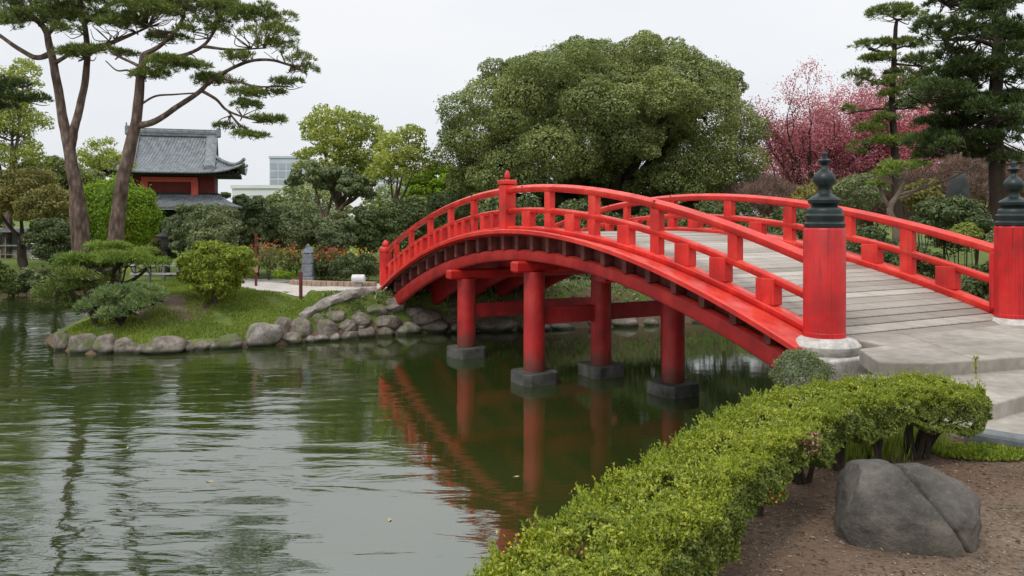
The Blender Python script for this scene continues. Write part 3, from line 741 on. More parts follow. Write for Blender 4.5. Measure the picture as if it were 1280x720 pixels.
# ------------------------------------------------------------------ near hedge
HC = curve([(-.85, 1.2), (-.34, 2.0), (.13, 2.77), (.44, 3.24), (.84, 3.84), (1.29, 4.50), (1.89, 5.25), (2.55, 5.68), (3.37, 5.86)], 10)
HC = np.array(HC); HL = np.concatenate([[0], np.cumsum(np.hypot(*np.diff(HC, axis=0).T))])
def hedge_pt(s, a, f=1.0):
    """s metres along, a angle 0..pi over the section, pi/2 = top"""
    x = np.interp(s, HL, HC[:, 0]); y = np.interp(s, HL, HC[:, 1])
    dx = np.gradient(HC[:, 0]); dy = np.gradient(HC[:, 1]); tx = np.interp(s, HL, dx); ty = np.interp(s, HL, dy); l = np.hypot(tx, ty); tx, ty = tx/l, ty/l
    nx, ny = ty, -tx                                    # towards the soil side
    ca, sa = np.cos(a), np.sin(a)
    pw = .55; cx_ = np.sign(ca)*np.abs(ca)**pw; sz_ = np.sign(sa)*np.abs(sa)**.5
    hw = np.interp(s, [0, 2.2, 3.2, 4.5, HL[-1]], [.25, .25, .27, .29, .31])+.02*np.sin(s*3.1); low = np.interp(s, [0, 2.2, 3.2, 4.2, 5.2, HL[-1]], [.36, .30, .21, .18, .20, .23])+.03*np.sin(s*7.3)+.02*np.sin(s*17+1)
    endt = ss(HL[-1]+.02, HL[-1]-.30, s); 
    bum = 1+.07*np.sin(s*9+a*4)+.05*np.sin(s*17-a*7)+.045*np.sin(s*31+a*11)+.03*np.sin(s*53-a*17)
    hw = hw*(.55+.45*endt)*f*bum; hh = low*(.75+.25*endt)*f*bum
    zc = 1.84-low
    P = np.stack([x+nx*cx_*hw, y+ny*cx_*hw, zc+np.where(sa > 0, sz_*hh, sz_*hh*.30)], -1)
    N = np.stack([nx*cx_, ny*cx_, np.where(sa > 0, sa*1.3, sa*.5)], -1)
    return P, nrm(N)
hedge = thing('clipped_hedge', (1.4, 4.6, 1.3), 'long low clipped azalea hedge, bright green on top, curving through the foreground', 'hedge')
def hedge_leaves(n, lo, hi, size, f0, mat, name, dens_near=False, up=.4):
    s = HL[-1]*rng.random(n); a = lo+(hi-lo)*rng.random(n)
    f = 1-f0*rng.random(n)**1.5
    P, N = hedge_pt(s, a, f); m = n
    N2 = nrm(N+rng.normal(size=(m, 3))*.55); T = nrm(np.cross(N2, sph(m)))+N*.55+np.array([0, 0, up*.4])
    z = size*rng.uniform(.6, 1.35, m)
    card_obj(name, cards(P-T*z[:, None]*.3, T, N2, z, z*.48, .08), mat, hedge)
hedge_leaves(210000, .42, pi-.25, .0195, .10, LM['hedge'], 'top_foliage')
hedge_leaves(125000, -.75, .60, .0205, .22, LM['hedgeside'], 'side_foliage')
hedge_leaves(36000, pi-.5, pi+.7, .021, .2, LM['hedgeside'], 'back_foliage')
# fresh shoots standing proud of the clipped top
n = 2600; s = HL[-1]*rng.random(n); a = rng.uniform(.5, pi-.3, n); P, N = hedge_pt(s, a, np.full(n, 1.0))
C_ = np.repeat(P, 7, 0); D = np.repeat(nrm(N*.6+np.array([0, 0, .8])+rng.normal(size=(n, 3))*.25), 7, 0); o_ = np.tile(np.linspace(0, 1, 7), n)[:, None]
hh = np.repeat(rng.uniform(.015, .055, n), 7)[:, None]
T = nrm(D+rng.normal(size=C_.shape)*.6)
card_obj('shoots', cards(C_+D*hh*o_, T, sph(len(C_)), .019*rng.uniform(.7, 1.2, len(C_)), .008), LM['azalea'], hedge)
# stems
for sx_, n in ((.9, 3), (1.7, 3), (2.3, 3), (2.8, 3), (3.3, 3), (3.7, 3), (4.1, 3), (4.5, 3), (4.9, 4), (5.3, 4), (5.7, 5), (6.05, 4), (6.4, 4)):
    if sx_ > HL[-1]-.35: sx_ = HL[-1]-.38
    x = float(np.interp(sx_, HL, HC[:, 0])); y = float(np.interp(sx_, HL, HC[:, 1]))
    m_ = MB()
    for k in range(n):
        a = random.uniform(0, 2*pi); r_ = random.uniform(.12, .30); b = np.array([x+random.uniform(-.05, .05), y+random.uniform(-.05, .05), gz(x, y)-.03])
        e = b+np.array([cos(a)*r_, sin(a)*r_*.8, random.uniform(.38, .48)])
        md = (b+e)/2+np.array([-sin(a), cos(a), 0])*random.uniform(-.05, .05)-np.array([cos(a), sin(a), 0])*.05
        limb(m_, [b, md, e], random.uniform(.018, .032), .009, 6, .15)
        for _ in range(6):
            e2 = e+np.array([random.uniform(-.09, .05), random.uniform(-.09, .09), random.uniform(-.06, .05)]); m_.tube([md+(e-md)*random.uniform(.2, .8), e2], [.007, .004], 4)
    m_.build('stem', M['barkdark'], hedge, smooth=True)
# a few blossoms on the hedge
for (s_, a_, n_, mt, nm) in ((4.15, .35, 60, LM['pink'], 'blossom'), (2.0, 2.35, 70, LM['yellow'], 'blossom'), (1.6, 2.5, 40, LM['yellow'], 'blossom'), (4.9, .5, 10, LM['pink'], 'blossom'), (3.6, -.3, 12, LM['flower'], 'blossom')):
    c, nn_ = hedge_pt(np.array([s_]), np.array([a_]), np.array([1.02])); C_ = c+rng.normal(size=(n_, 3))*np.array([.035, .035, .03])
    card_obj(nm, cards(C_, sph(n_)+nn_, sph(n_), .016, .012), mt, hedge)

# ------------------------------------------------------------------ bushes
def bush(name, lobes, n, size, mat, label, cat='shrub', group=None, base=None, stems=5, asp=.55, thick=.25, stemmat='barkdark', rand=.9, sub=None, f=(.26, .42), core=.72):
    lb = []
    for c, r in lobes:
        lb += puffs(c, r, sub or 14, f) if sub != 0 else [(c, r)]
        lb.append((c, tuple(np.array(r)*core)))
    c0 = np.array(lobes[0][0], float)
    if base is None: base = (c0[0], c0[1], gz(c0[0], c0[1]))
    t = thing(name, base, label, cat, group)
    card_obj('foliage', leaf_cloud(lb, n, size, asp, rand, thick=thick), mat, t)
    if stems:
        m_ = MB()
        for _ in range(stems):
            L_ = lobes[random.randrange(len(lobes))]; e = np.array(L_[0])+np.array(L_[1])*rng.uniform(-.45, .45, 3)
            b = np.array(base)+np.array([random.uniform(-.1, .1), random.uniform(-.1, .1), -.05]); rr = max(.012, .03*float(L_[1][0]))
            limb(m_, [b, (b+e)/2+rng.normal(size=3)*.06, e], rr, rr*.35, 6)
        m_.build('stem', M[stemmat], t, smooth=True)
    return t
def pxl(px0, px1, py0, py1, d, depth=None):
    """ellipsoid filling a picture box at depth d"""
    c = W((px0+px1)/2, (py0+py1)/2, d); rx = (px1-px0)/2000*d; rz = (py1-py0)/2000*d
    return (c, (rx, depth or rx*.9, rz))
# island dome azalea
bush('azalea_shrub', [pxl(229, 314, 303, 368, 20.2), pxl(240, 300, 330, 376, 20.0)], 26000, .075, LM['azalea'], 'round dome shaped bright green azalea on the island lawn', sub=30, stems=9, stemmat='barkpale', f=(.16, .26), core=.93)
# small grey-green round bush by the near post
bush('round_bush', [((2.96, 8.2, 1.40), (.27, .25, .27))], 14000, .022, LM['greygreen'], 'small round grey green bush against the near bridge post base', sub=12, stems=2, asp=.4, core=.96)
bush('big_dome_bush', [pxl(98, 194, 222, 330, 29)], 42000, .085, LM['bright'], 'big lime green dome bush behind the leaning pine trunk', sub=0, stems=3, core=.9, thick=.12)
bush('evergreen_shrub', [pxl(40, 104, 268, 345, 27.5)], 12000, .11, LM['dark'], 'tall dark evergreen shrub behind the forked pine trunk', sub=14)
bush('evergreen_shrub', [pxl(186, 214, 296, 335, 27.5)], 4000, .09, LM['autumn'], 'small brownish shrub right of the lime dome bush', sub=8)
bush('shore_shrub', [pxl(16, 74, 333, 362, 31)], 7000, .11, LM['greygreen'], 'low rounded shrub on the far shore left of the garden pine', sub=12)
bush('shore_shrub', [pxl(-6, 44, 343, 372, 30.5)], 6000, .11, LM['dark'], 'dark low shrub at the waterline below the cream wall', sub=10)
bush('shore_shrub', [pxl(38, 90, 346, 372, 29)], 6000, .10, LM['greygreen'], 'spreading grey green shrub overhanging the narrow channel', sub=10)
bush('water_edge_bush', [pxl(-40, 13, 328, 384, 25), pxl(-60, 6, 318, 372, 24.6)], 12000, .09, LM['pine'], 'dark green bush leaning in at the left edge above the water', sub=12)
# grey-green bushes behind the path
gb = [(206, 262, 258, 318, 27.5, 'greygreen', 'rounded grey green bush below the temple gate'),
      (232, 308, 256, 322, 26, 'greygreen', 'wide grey green bush rising behind the round azalea'),
      (292, 350, 256, 316, 27, 'dark', 'dark green bush between the wide grey bush and the stone pillar'),
      (330, 404, 252, 316, 28, 'greygreen', 'grey green bush directly behind the stone pillar'),
      (388, 446, 266, 322, 27.5, 'greygreen', 'broad bush behind the red flowers right of the stone pillar'),
      (436, 486, 258, 320, 28.5, 'dark', 'darker bush behind the far bridge post'),
      (470, 540, 250, 322, 31, 'dark', 'dark bush under the thin leaning tree'),
      (520, 600, 236, 322, 34, 'dark', 'dark conifer like bush behind the left rail of the bridge')]
for a, b, c, d_, dd, mt, lab in gb:
    bush('garden_bush', [pxl(a, b, c, d_+10, dd), pxl(a+8, b-14, c+14, d_+18, dd-.8)], 17000, .10, LM[mt], lab, group='bushes behind the far path', sub=16, f=(.24, .4))
bush('clipped_hedge_block', [pxl(412, 476, 318, 352, 24.2, 1.0)], 9000, .07, LM['dark'], 'clipped dark hedge block beside the far bridge post', 'hedge', sub=18, stems=2)
bush('clipped_hedge_block', [pxl(392, 416, 320, 350, 25, .6)], 4500, .07, LM['dark'], 'small clipped dark hedge right of the stone pillar', 'hedge', sub=10, stems=2)
bush('flowering_shrub', [pxl(322, 352, 305, 345, 25.6)], 5000, .08, LM['light'], 'light green flowering shrub left of the stone pillar', sub=9)
bush('flowering_shrub', [pxl(346, 374, 312, 346, 25.2)], 4500, .08, LM['light'], 'pale low shrub at the foot of the stone pillar', sub=9)
bush('low_plant', [pxl(340, 372, 338, 350, 24.2)], 2500, .07, LM['bright'], 'bright lime low plant on the path corner before the stone pillar', 'plant', sub=6, stems=0)
# flowers: individual flowering plants
for i, (a, b, mt, lab) in enumerate([(402, 326, 'flower', 'red flowering plant just right of the stone pillar'), (405, 315, 'flower', 'tallest red flowers above the dark hedge block'), (420, 320, 'flower', 'red and orange flowers in the middle of the bed'),
        (362, 314, 'flower', 'red flowers left of the stone pillar top'), (333, 308, 'flower', 'single pinkish red flower head above the pale shrubs'), (441, 318, 'yellow', 'yellow flowers among the red ones'), (407, 326, 'yellow', 'small yellow flowered plant by the stone pillar'), (462, 324, 'flower', 'bright red flowers next to the far bridge post'), (431, 326, 'flower', 'orange red flowers over the clipped hedge')]):
    c = W(a, b, 25.0); t = thing('flowering_plant', (c[0], c[1], gz(c[0], c[1])), lab, 'flowers', 'flowers in the bed by the far path')
    n = 60; Cc = c+rng.normal(size=(n, 3))*np.array([.26, .2, .13]); card_obj('blossom', cards(Cc, sph(n), sph(n), .085, .07), LM[mt], t)
    n = 260; Cc = c+np.array([0, 0, -.30])+rng.normal(size=(n, 3))*np.array([.22, .2, .2]); card_obj('foliage', cards(Cc, sph(n)+np.array([0, 0, .4]), sph(n), .11, .05), LM['greygreen'], t)
# far bank under and behind the bridge
fb = [(548, 612, 330, 392, 24.0, 'dark', 'dark bush behind the left pillar under the arch'), (604, 668, 322, 394, 24.6, 'dark', 'dark bush under the crown of the arch'), (676, 722, 348, 394, 23.4, 'greygreen', 'grey green bush right of the middle front pillar'),
      (700, 760, 336, 396, 25, 'dark', 'dark bush behind the inner pillar'), (772, 822, 372, 402, 23.4, 'light', 'light green low plant on the far bank right of the inner pillar'), (810, 900, 330, 396, 25.5, 'dark', 'dark bush on the far bank seen under the right of the arch'),
      (690, 770, 250, 330, 27, 'dark', 'dark bush behind the bridge rail below the camphor tree'), (760, 860, 262, 350, 27, 'dark', 'second dark bush behind the rail, right of centre'), (860, 950, 246, 340, 27, 'dark', 'dark bush behind the far rail crown'), (590, 690, 246, 330, 28, 'dark', 'dark bush behind the centre post of the near rail')]
for a, b, c, d_, dd, mt, lab in fb:
    bush('bank_bush', [pxl(a, b, c, d_, dd)], 9000, .11, LM[mt], lab, group='bushes on the bank behind the bridge', sub=14)
for a, b, c, d_, dd, mt, lab in [(1040, 1100, 216, 280, 25, 'greygreen', 'grey green shrub in front of the brown thicket right of the tall finial'), (1130, 1180, 222, 290, 24, 'autumn', 'olive yellow shrub below the slender layered pine'), (990, 1040, 226, 280, 25.5, 'autumn', 'olive shrub in front of the brown thicket left of the tall finial')]:
    bush('thicket_bush', [pxl(a, b, c, d_, dd)], 7000, .085, LM[mt], lab, sub=16)
# right of the bridge, behind the far rail
rb = [(1150, 1236, 246, 330, 14.5, 'dark', 'round dark bush above the far rail left of the right post', 16000), (1196, 1262, 330, 452, 12.9, 'dark', 'dense bush behind the far rail just left of the right post', 14000),
      (1110, 1190, 300, 420, 14.2, 'dark', 'dark bush seen through the far rail', 14000), (1040, 1130, 290, 390, 15.5, 'dark', 'shaded bush seen through the far rail behind the near post', 12000),
      (950, 1040, 262, 350, 20.5, 'dark', 'low dark bush behind the rail left of the near post finial', 12000), (1236, 1300, 262, 400, 13.2, 'greygreen', 'bush behind the right end post', 12000), (1190, 1225, 280, 312, 13.7, 'light', 'fresh light green sprig bush above the rail', 2500)]
for a, b, c, d_, dd, mt, lab, n in rb:
    bush('rail_side_bush', [pxl(a, b, c, d_, dd)], n, .062 if dd < 16 else .085, LM[mt], lab, group='bushes beyond the far rail', sub=16)

# ------------------------------------------------------------------ pines
PADK = 1.45
def pine(name, label, base, limbs, pads, dpt, mat, ln=.15, wd=.02, dens=26, bark='bark', k=12, group=None, jit=1.0, barkn=10, pk=1.0, wx=1.0, extra=()):
    t = thing(name, base, label, 'pine tree', group)
    m_ = MB()
    for P, r0, r1 in limbs:
        limb(m_, [W(*p) if len(p) == 3 else W(p[0], p[1], dpt) for p in P], r0, r1, barkn)
    ends = np.array(m_.v)[::1]
    Cs = []; Ds = []; tw = MB(); pads = list(pads)
    for x0, x1, y0, y1, nn_ in extra:
        for _ in range(nn_): pads.append((random.uniform(x0, x1), random.uniform(y0, y1), random.uniform(44, 76), random.uniform(13, 24)))
    for p in pads:
        dd = dpt+(p[4] if len(p) > 4 else random.uniform(-jit, jit)); c = W(p[0], p[1], dd)
        rx = p[2]/2000*dd*wx; rz = p[3]/2000*dd*PADK*pk
        C_, D_ = pad(c, rx, min(rx*.9, 1.5), rz, dens); Cs.append(C_); Ds.append(D_)
        # twigs from the nearest limb to the pad
        lv = ends[np.argmin(((ends-c)**2).sum(1))]
        for _ in range(5):
            e = c+np.array([random.uniform(-.75, .75)*rx, random.uniform(-.6, .6)*rx, random.uniform(-.3, .1)*rz]); mdp = lv*.5+e*.5+rng.normal(size=3)*.12
            limb(tw, [lv, mdp, e], max(.018, rx*.03), .008, 5)
    m_.add(tw.v, tw.f); m_.build('trunk', M[bark], t, smooth=True, sharp=60)
    C_ = np.concatenate(Cs); D_ = np.concatenate(Ds)
    card_obj('crown', needle_tufts(C_, D_, k, ln, wd), mat, t)
    return t
z1 = lambda px, d: (px-640)/1000*d
# forked pine, left
D1 = 23.
pine('pine_tree', 'tall forked pine with two rising trunks at the left', (z1(104, D1), D1, 1.0),
 [([(110, 362), (104, 320), (100, 267), (91, 213), (85, 178), (79, 151), (71, 102), (62, 58), (54, 33), (27, 13), (8, -2)], .25, .05),
  ([(87, 196), (92, 165), (100, 133), (107, 98), (109, 58), (104, 22), (98, -8), (95, -50)], .14, .05),
  ([(95, 358), (93, 310), (90, 262), (92, 228)], .09, .07),
  ([(62, 68), (45, 72), (22, 60), (-4, 42), (-20, 34)], .09, .04), ([(66, 80), (80, 72), (100, 60), (130, 55), (170, 40)], .07, .03),
  ([(107, 70), (125, 60), (150, 50), (185, 34)], .07, .03), ([(58, 45), (70, 30), (80, 10), (100, -20)], .08, .03), ([(104, 30), (125, 15), (150, 0)], .06, .03), ([(40, 22), (38, 0), (30, -30)], .06, .03)],
 [(20, 6, 62, 22), (48, -6, 60, 26), (86, 2, 56, 26), (128, 4, 70, 28), (168, 18, 70, 26), (196, 10, 54, 30), (104, 68, 66, 15), (78, 40, 40, 12), (6, 30, 40, 14), (146, 34, 60, 16), (30, -40, 90, 34), (120, -40, 110, 34), (190, -36, 90, 30), (70, -80, 120, 34), (-30, -20, 70, 30), (140, -90, 90, 30), (60, 20, 50, 16), (110, 24, 60, 18), (212, 22, 40, 20)],
 D1, LM['pine'], .15, .020, 52, wx=1.08, extra=[(-20, 200, -30, 34, 12)])
D2 = 22.
pine('pine_tree', 'leaning pine with a long sweeping limb to the right, in front of the temple gate', (z1(145, D2), D2, 1.0),
 [([(140, 356), (144, 307), (151, 240), (162, 187), (171, 147), (175, 102), (180, 67)], .235, .10),
  ([(170, 158), (195, 151), (222, 133), (249, 115), (267, 98), (307, 78), (338, 75), (370, 84)], .10, .03),
  ([(179, 70), (195, 72), (222, 71), (253, 58), (271, 33), (282, 4)], .075, .03), ([(180, 68), (196, 60), (209, 49), (226, 30), (232, 8)], .08, .03),
  ([(178, 129), (195, 120), (220, 118), (248, 116)], .035, .02), ([(253, 114), (270, 124), (284, 138), (307, 147), (330, 152)], .05, .02), ([(177, 84), (160, 76), (140, 66), (128, 54)], .05, .02),
  ([(267, 98), (290, 100), (320, 108), (352, 108)], .045, .02), ([(284, 138), (296, 152), (310, 164)], .03, .015), ([(172, 96), (160, 88), (146, 88), (132, 76)], .04, .015), ([(253, 58), (290, 62), (330, 60)], .05, .02)],
 [(196, 20, 84, 30), (236, 14, 76, 36), (276, 10, 76, 34), (304, 30, 66, 26), (336, 46, 66, 22), (352, 62, 54, 18), (376, 92, 48, 20), (362, 106, 44, 12), (222, 84, 84, 13), (188, 96, 48, 10), (274, 102, 60, 12), (306, 118, 50, 11), (316, 134, 44, 11), (334, 152, 46, 9), (286, 161, 34, 9), (312, 171, 42, 8), (250, 42, 60, 20), (210, 50, 50, 14), (240, -30, 100, 30), (320, 20, 50, 18), (376, 76, 34, 10), (296, 72, 40, 9), (150, 68, 36, 8), (345, 118, 30, 7)],
 D2, LM['pine'], .13, .019, 56, wx=1.08, extra=[(210, 330, 4, 34, 5)])
pine('pine_tree', 'dark pine bough reaching in from the left edge', (-17.2, 24, 1.0), [([(-75, 340), (-70, 200), (-60, 120), (-20, 118), (30, 126)], .25, .04)],
 [(8, 112, 60, 24), (34, 126, 60, 16), (-20, 120, 60, 26), (0, 138, 40, 14), (-50, 80, 80, 40), (-60, 20, 90, 40)], 24, LM['pinedark'], .15, .022, 60)
# layered pine, right
pine('cloud_pine', 'slender layered pine with separate cloud pads in front of the pink cherry', (z1(1122, 26), 26, 1.1),
 [([(1124, 345), (1122, 270), (1120, 231), (1118, 180), (1115, 126), (1117, 87), (1119, 43), (1121, 24)], .19, .05), ([(1116, 140), (1100, 136), (1070, 140)], .05, .025), ([(1117, 100), (1100, 104), (1078, 98)], .05, .02), ([(1117, 80), (1140, 82), (1160, 84)], .05, .02), ([(1118, 165), (1100, 170), (1085, 185)], .05, .02), ([(1116, 110), (1130, 112), (1142, 106)], .05, .02), ([(1118, 66), (1100, 64), (1085, 62)], .04, .02), ([(1118, 62), (1130, 58), (1145, 58)], .04, .02), ([(1115, 136), (1130, 136), (1146, 134)], .04, .02)],
 [(1119, 22, 66, 15, 0), (1094, 59, 48, 11, 0), (1134, 57, 50, 13, .2), (1093, 76, 40, 7, -.2), (1145, 81, 50, 13, 0), (1076, 97, 36, 12, 0), (1104, 106, 46, 19, -.2), (1134, 110, 36, 18, .1), (1065, 138, 28, 11, 0), (1136, 134, 44, 12, 0), (1096, 164, 54, 17, 0), (1090, 182, 60, 15, -.3), (1074, 192, 30, 9, 0), (1120, 92, 36, 8, 0), (1112, 150, 40, 10, -.3), (1106, 72, 30, 7, -.2), (1124, 120, 44, 12, -.4), (1130, 176, 40, 12, -.3), (1152, 96, 30, 8, 0)],
 26, LM['pine'], .13, .022, 62, bark='barkdark', pk=1.15, wx=1.08)
D5 = 18.
pine('pine_tree', 'massive dark pine with drooping tiers at the right edge', (z1(1248, D5), D5, 1.2),
 [([(1252, 372), (1250, 300), (1248, 250), (1246, 200), (1244, 150), (1246, 90), (1250, 40), (1252, -10), (1250, -60)], .22, .10), ([(1246, 130), (1215, 120), (1180, 124), (1150, 128)], .07, .03), ([(1248, 90), (1270, 70), (1290, 60)], .07, .03), ([(1246, 160), (1215, 165), (1180, 178)], .06, .02), ([(1248, 60), (1220, 50), (1180, 50)], .06, .02), ([(1248, 180), (1270, 190), (1290, 195)], .05, .02), ([(1250, 20), (1220, 10), (1180, 6)], .05, .02)],
 [(1196, 10, 74, 26), (1244, 8, 80, 30), (1196, 52, 90, 28), (1244, 50, 90, 34), (1178, 74, 60, 18), (1230, 84, 90, 22), (1180, 118, 76, 18), (1222, 132, 90, 18), (1268, 104, 60, 34), (1168, 182, 64, 22), (1188, 160, 76, 20), (1244, 158, 70, 18), (1150, 130, 40, 12), (1228, 196, 40, 10), (1268, 202, 48, 18), (1268, 170, 50, 20), (1210, -30, 100, 30), (1270, -20, 70, 40), (1280, 60, 50, 40), (1205, 100, 60, 14), (1152, 190, 36, 12), (1196, 190, 60, 14)],
 D5, LM['pinedark'], .13, .020, 60, bark='barkdark', pk=1.15, wx=1.12, jit=1.6, extra=[(1175, 1290, -20, 200, 22), (1160, 1200, 110, 200, 5)])
# small tree with lime pads and pale twisted limbs
pine('garden_pine', 'small twisted pine with a lime green pad below the layered pine', (z1(1118, 20), 20, 1.2),
 [([(1124, 330), (1120, 285), (1112, 262), (1122, 244), (1130, 226)], .12, .05), ([(1114, 262), (1104, 246), (1098, 226)], .07, .03), ([(1122, 244), (1150, 236), (1190, 222), (1222, 205)], .05, .02), ([(1118, 250), (1138, 242), (1160, 226)], .05, .02)],
 [(1130, 212, 56, 15, 0), (1106, 220, 34, 10, 0), (1152, 208, 30, 9, .2), (1096, 232, 24, 7, 0)], 20, LM['pinelight'], .12, .02, 55, bark='barkpale')
# island cloud-pruned pine: upper tiers
D6 = 19.6
pine('garden_pine', 'low cloud pruned pine with flat bright green tiers on the island', (z1(140, D6), D6, .75),
 [([(146, 372), (143, 356), (140, 343), (146, 333), (150, 322), (138, 314)], .09, .035), ([(143, 352), (156, 354), (172, 346), (184, 336)], .06, .03), ([(141, 342), (124, 338), (104, 332), (86, 332)], .05, .02), ([(148, 330), (165, 326), (176, 318)], .04, .02)],
 [(138, 311, 56, 9, 0), (150, 325, 84, 12, -.2), (184, 331, 52, 11, 0), (92, 325, 46, 9, 0), (90, 334, 42, 6, .1), (120, 334, 50, 8, .4), (172, 318, 44, 8, .2), (118, 326, 40, 9, 0)],
 D6, LM['pinelight'], .13, .016, 85, bark='barkdark', jit=.3)
pine('spreading_pine', 'bushy spreading pine overhanging the island tip on the left', (z1(110, 19), 19, .5),
 [([(120, 405), (110, 385), (92, 368), (70, 364)], .06, .03), ([(120, 400), (118, 372), (112, 352)], .05, .02), ([(118, 385), (135, 365), (150, 352)], .04, .02)],
 [(104, 347, 56, 16, 0), (82, 362, 62, 18, 0), (66, 374, 40, 12, -.2), (110, 366, 60, 20, .2), (92, 382, 50, 14, .2), (76, 354, 44, 12, .5), (130, 352, 44, 14, .6)],
 18.9, LM['pine'], .13, .018, 85, bark='barkdark', jit=.2)
pine('spreading_pine', 'pale grey green juniper like pine sprawling over the island lawn', (z1(165, 18.7), 18.7, .5),
 [([(150, 408), (160, 392), (180, 384), (204, 376)], .045, .02), ([(150, 404), (136, 388), (120, 380)], .04, .02)],
 [(150, 368, 76, 16, 0), (186, 368, 50, 14, .1), (124, 382, 60, 18, 0), (158, 388, 70, 18, -.2), (196, 374, 26, 9, -.1), (142, 396, 50, 10, -.3), (108, 392, 36, 14, .2), (176, 380, 50, 12, 0)],
 18.7, LM['pineblue'], .11, .015, 90, bark='barkdark', jit=.2)

# ------------------------------------------------------------------ broadleaf trees
def leafy(name, label, base, crown, n, size, mat, trunk_r=.2, bark='barkpale', cat='tree', group=None, kids=3, depth=3, fork=.35, sub=16, sparse=0, f=(.26, .42), d0=(0, 0, 1), asp=.55, thick=.3, cull=.86):
    t = thing(name, base, label, cat, group)
    m_ = MB(); tips = []; b = np.array(base, float); tp = np.array(crown[0][0], float)
    H = tp[2]-b[2]; fk = b+(tp-b)*fork
    m_.tube(curve([b-np.array([0, 0, .2]), b+(fk-b)*.5+rng.normal(size=3)*.08, fk], 4), np.linspace(trunk_r, trunk_r*.7, 9), 10, wob=.1)
    for c, r in crown:
        e = np.array(c, float); md = fk*.5+e*.5+np.array([0, 0, -.05*H]); limb(m_, [fk, md, e], trunk_r*.55, trunk_r*.16, 7)
        for _ in range(5):
            dd = sph(1)[0]; dd[2] = abs(dd[2])*.8; branch_out(m_, md*.4+e*.6, dd, float(np.mean(r))*.42, trunk_r*.2, 1, tips, kids=kids)
    m_.build('trunk', M[bark], t, smooth=True, sharp=60)
    lb = []
    for c, r in crown:
        lb += puffs(c, r, sub, f, low=-.55)
    card_obj('crown', leaf_cloud(lb, n, size, asp, 1.0, under=-.7, thick=thick, cull=cull), mat, t)
    return t
# giant camphor
def cl(px, py, rx, ry, d, dy=None): c = W(px, py, d); return (c, (rx/1000*d, dy or rx/1000*d*.9, ry/1000*d))
DC = 33
cr = [cl(750, 120, 118, 68, DC+1.5, 4.2), cl(640, 155, 74, 58, DC-.8, 2.6), cl(600, 190, 46, 48, DC-.5, 1.9), cl(848, 150, 80, 70, DC, 3), cl(885, 205, 56, 58, DC-.6, 2.2), cl(700, 100, 70, 42, DC-1.5, 2.4), cl(808, 88, 70, 42, DC+.4, 2.6),
      cl(640, 100, 40, 28, DC+.5, 1.6), cl(750, 140, 60, 44, DC-3.0, 1.6), cl(826, 130, 50, 38, DC-2.6, 1.6), cl(700, 195, 60, 50, DC-2.2, 2), cl(640, 220, 50, 40, DC-1.8, 1.8), cl(770, 240, 60, 26, DC+.6, 1.8), cl(735, 215, 34, 30, DC-.4, 1.2), cl(778, 186, 44, 34, DC-2.4, 1.6), cl(748, 196, 34, 28, DC-2.0, 1.3), cl(590, 225, 26, 26, DC, 1.0), cl(850, 230, 60, 34, DC-1.0, 1.8), cl(905, 245, 40, 30, DC-.5, 1.3), cl(730, 62, 34, 16, DC, 1.3), cl(808, 52, 24, 12, DC, .9), cl(895, 110, 30, 30, DC+.5, 1.3)]
leafy('camphor_tree', 'giant broad domed evergreen tree behind the bridge', (z1(760, DC+1), DC+1, 1.1), cr, 420000, .09, LM['camphor'], .75, 'barkdark', fork=.3, sub=11, f=(.32, .50), thick=.22, cull=.8)
# light green trees centre left
leafy('spring_tree', 'spreading light green tree right of the leaning pine, left of centre', (z1(424, 36), 36, 1.0), [cl(425, 165, 42, 32, 36), cl(456, 185, 34, 34, 36.5), cl(402, 200, 34, 22, 35.5), cl(440, 215, 34, 22, 36.8), cl(470, 215, 26, 22, 36), cl(400, 160, 22, 18, 36)], 13000, .14, LM['light'], .26, 'bark', sub=24, thick=.6, fork=.42, f=(.22, .36))
leafy('spring_tree', 'olive foliaged low boughed tree in front of the spreading light tree', (z1(418, 34), 34, 1.0), [cl(392, 222, 30, 18, 34), cl(420, 226, 34, 20, 34.5), cl(446, 236, 26, 16, 34)], 9000, .14, LM['greygreen'], .2, 'bark', sub=12, thick=.4, fork=.5)
leafy('spring_tree', 'thin airy young tree with sparse light leaves leaning right', (z1(485, 32), 32, 1.0), [cl(500, 190, 32, 34, 32), cl(520, 205, 22, 26, 32.4), cl(488, 215, 26, 24, 31.6), cl(512, 170, 16, 14, 32)], 5200, .13, LM['light'], .13, 'bark', sub=12, thick=.6, fork=.5)
leafy('round_tree', 'rounded bright green tree left of the giant evergreen', (z1(556, 44), 44, 1.0), [cl(552, 226, 34, 20, 44), cl(580, 236, 30, 22, 43), cl(528, 240, 22, 20, 44)], 16000, .16, LM['bright'], .3, 'bark', sub=16, f=(.24, .36))
leafy('spring_tree', 'dark rounded tree filling in below the bright green tree', (z1(575, 40), 40, 1.0), [cl(572, 262, 40, 26, 40), cl(530, 270, 34, 22, 39)], 12000, .15, LM['camphor'], .3, 'barkdark', sub=14)
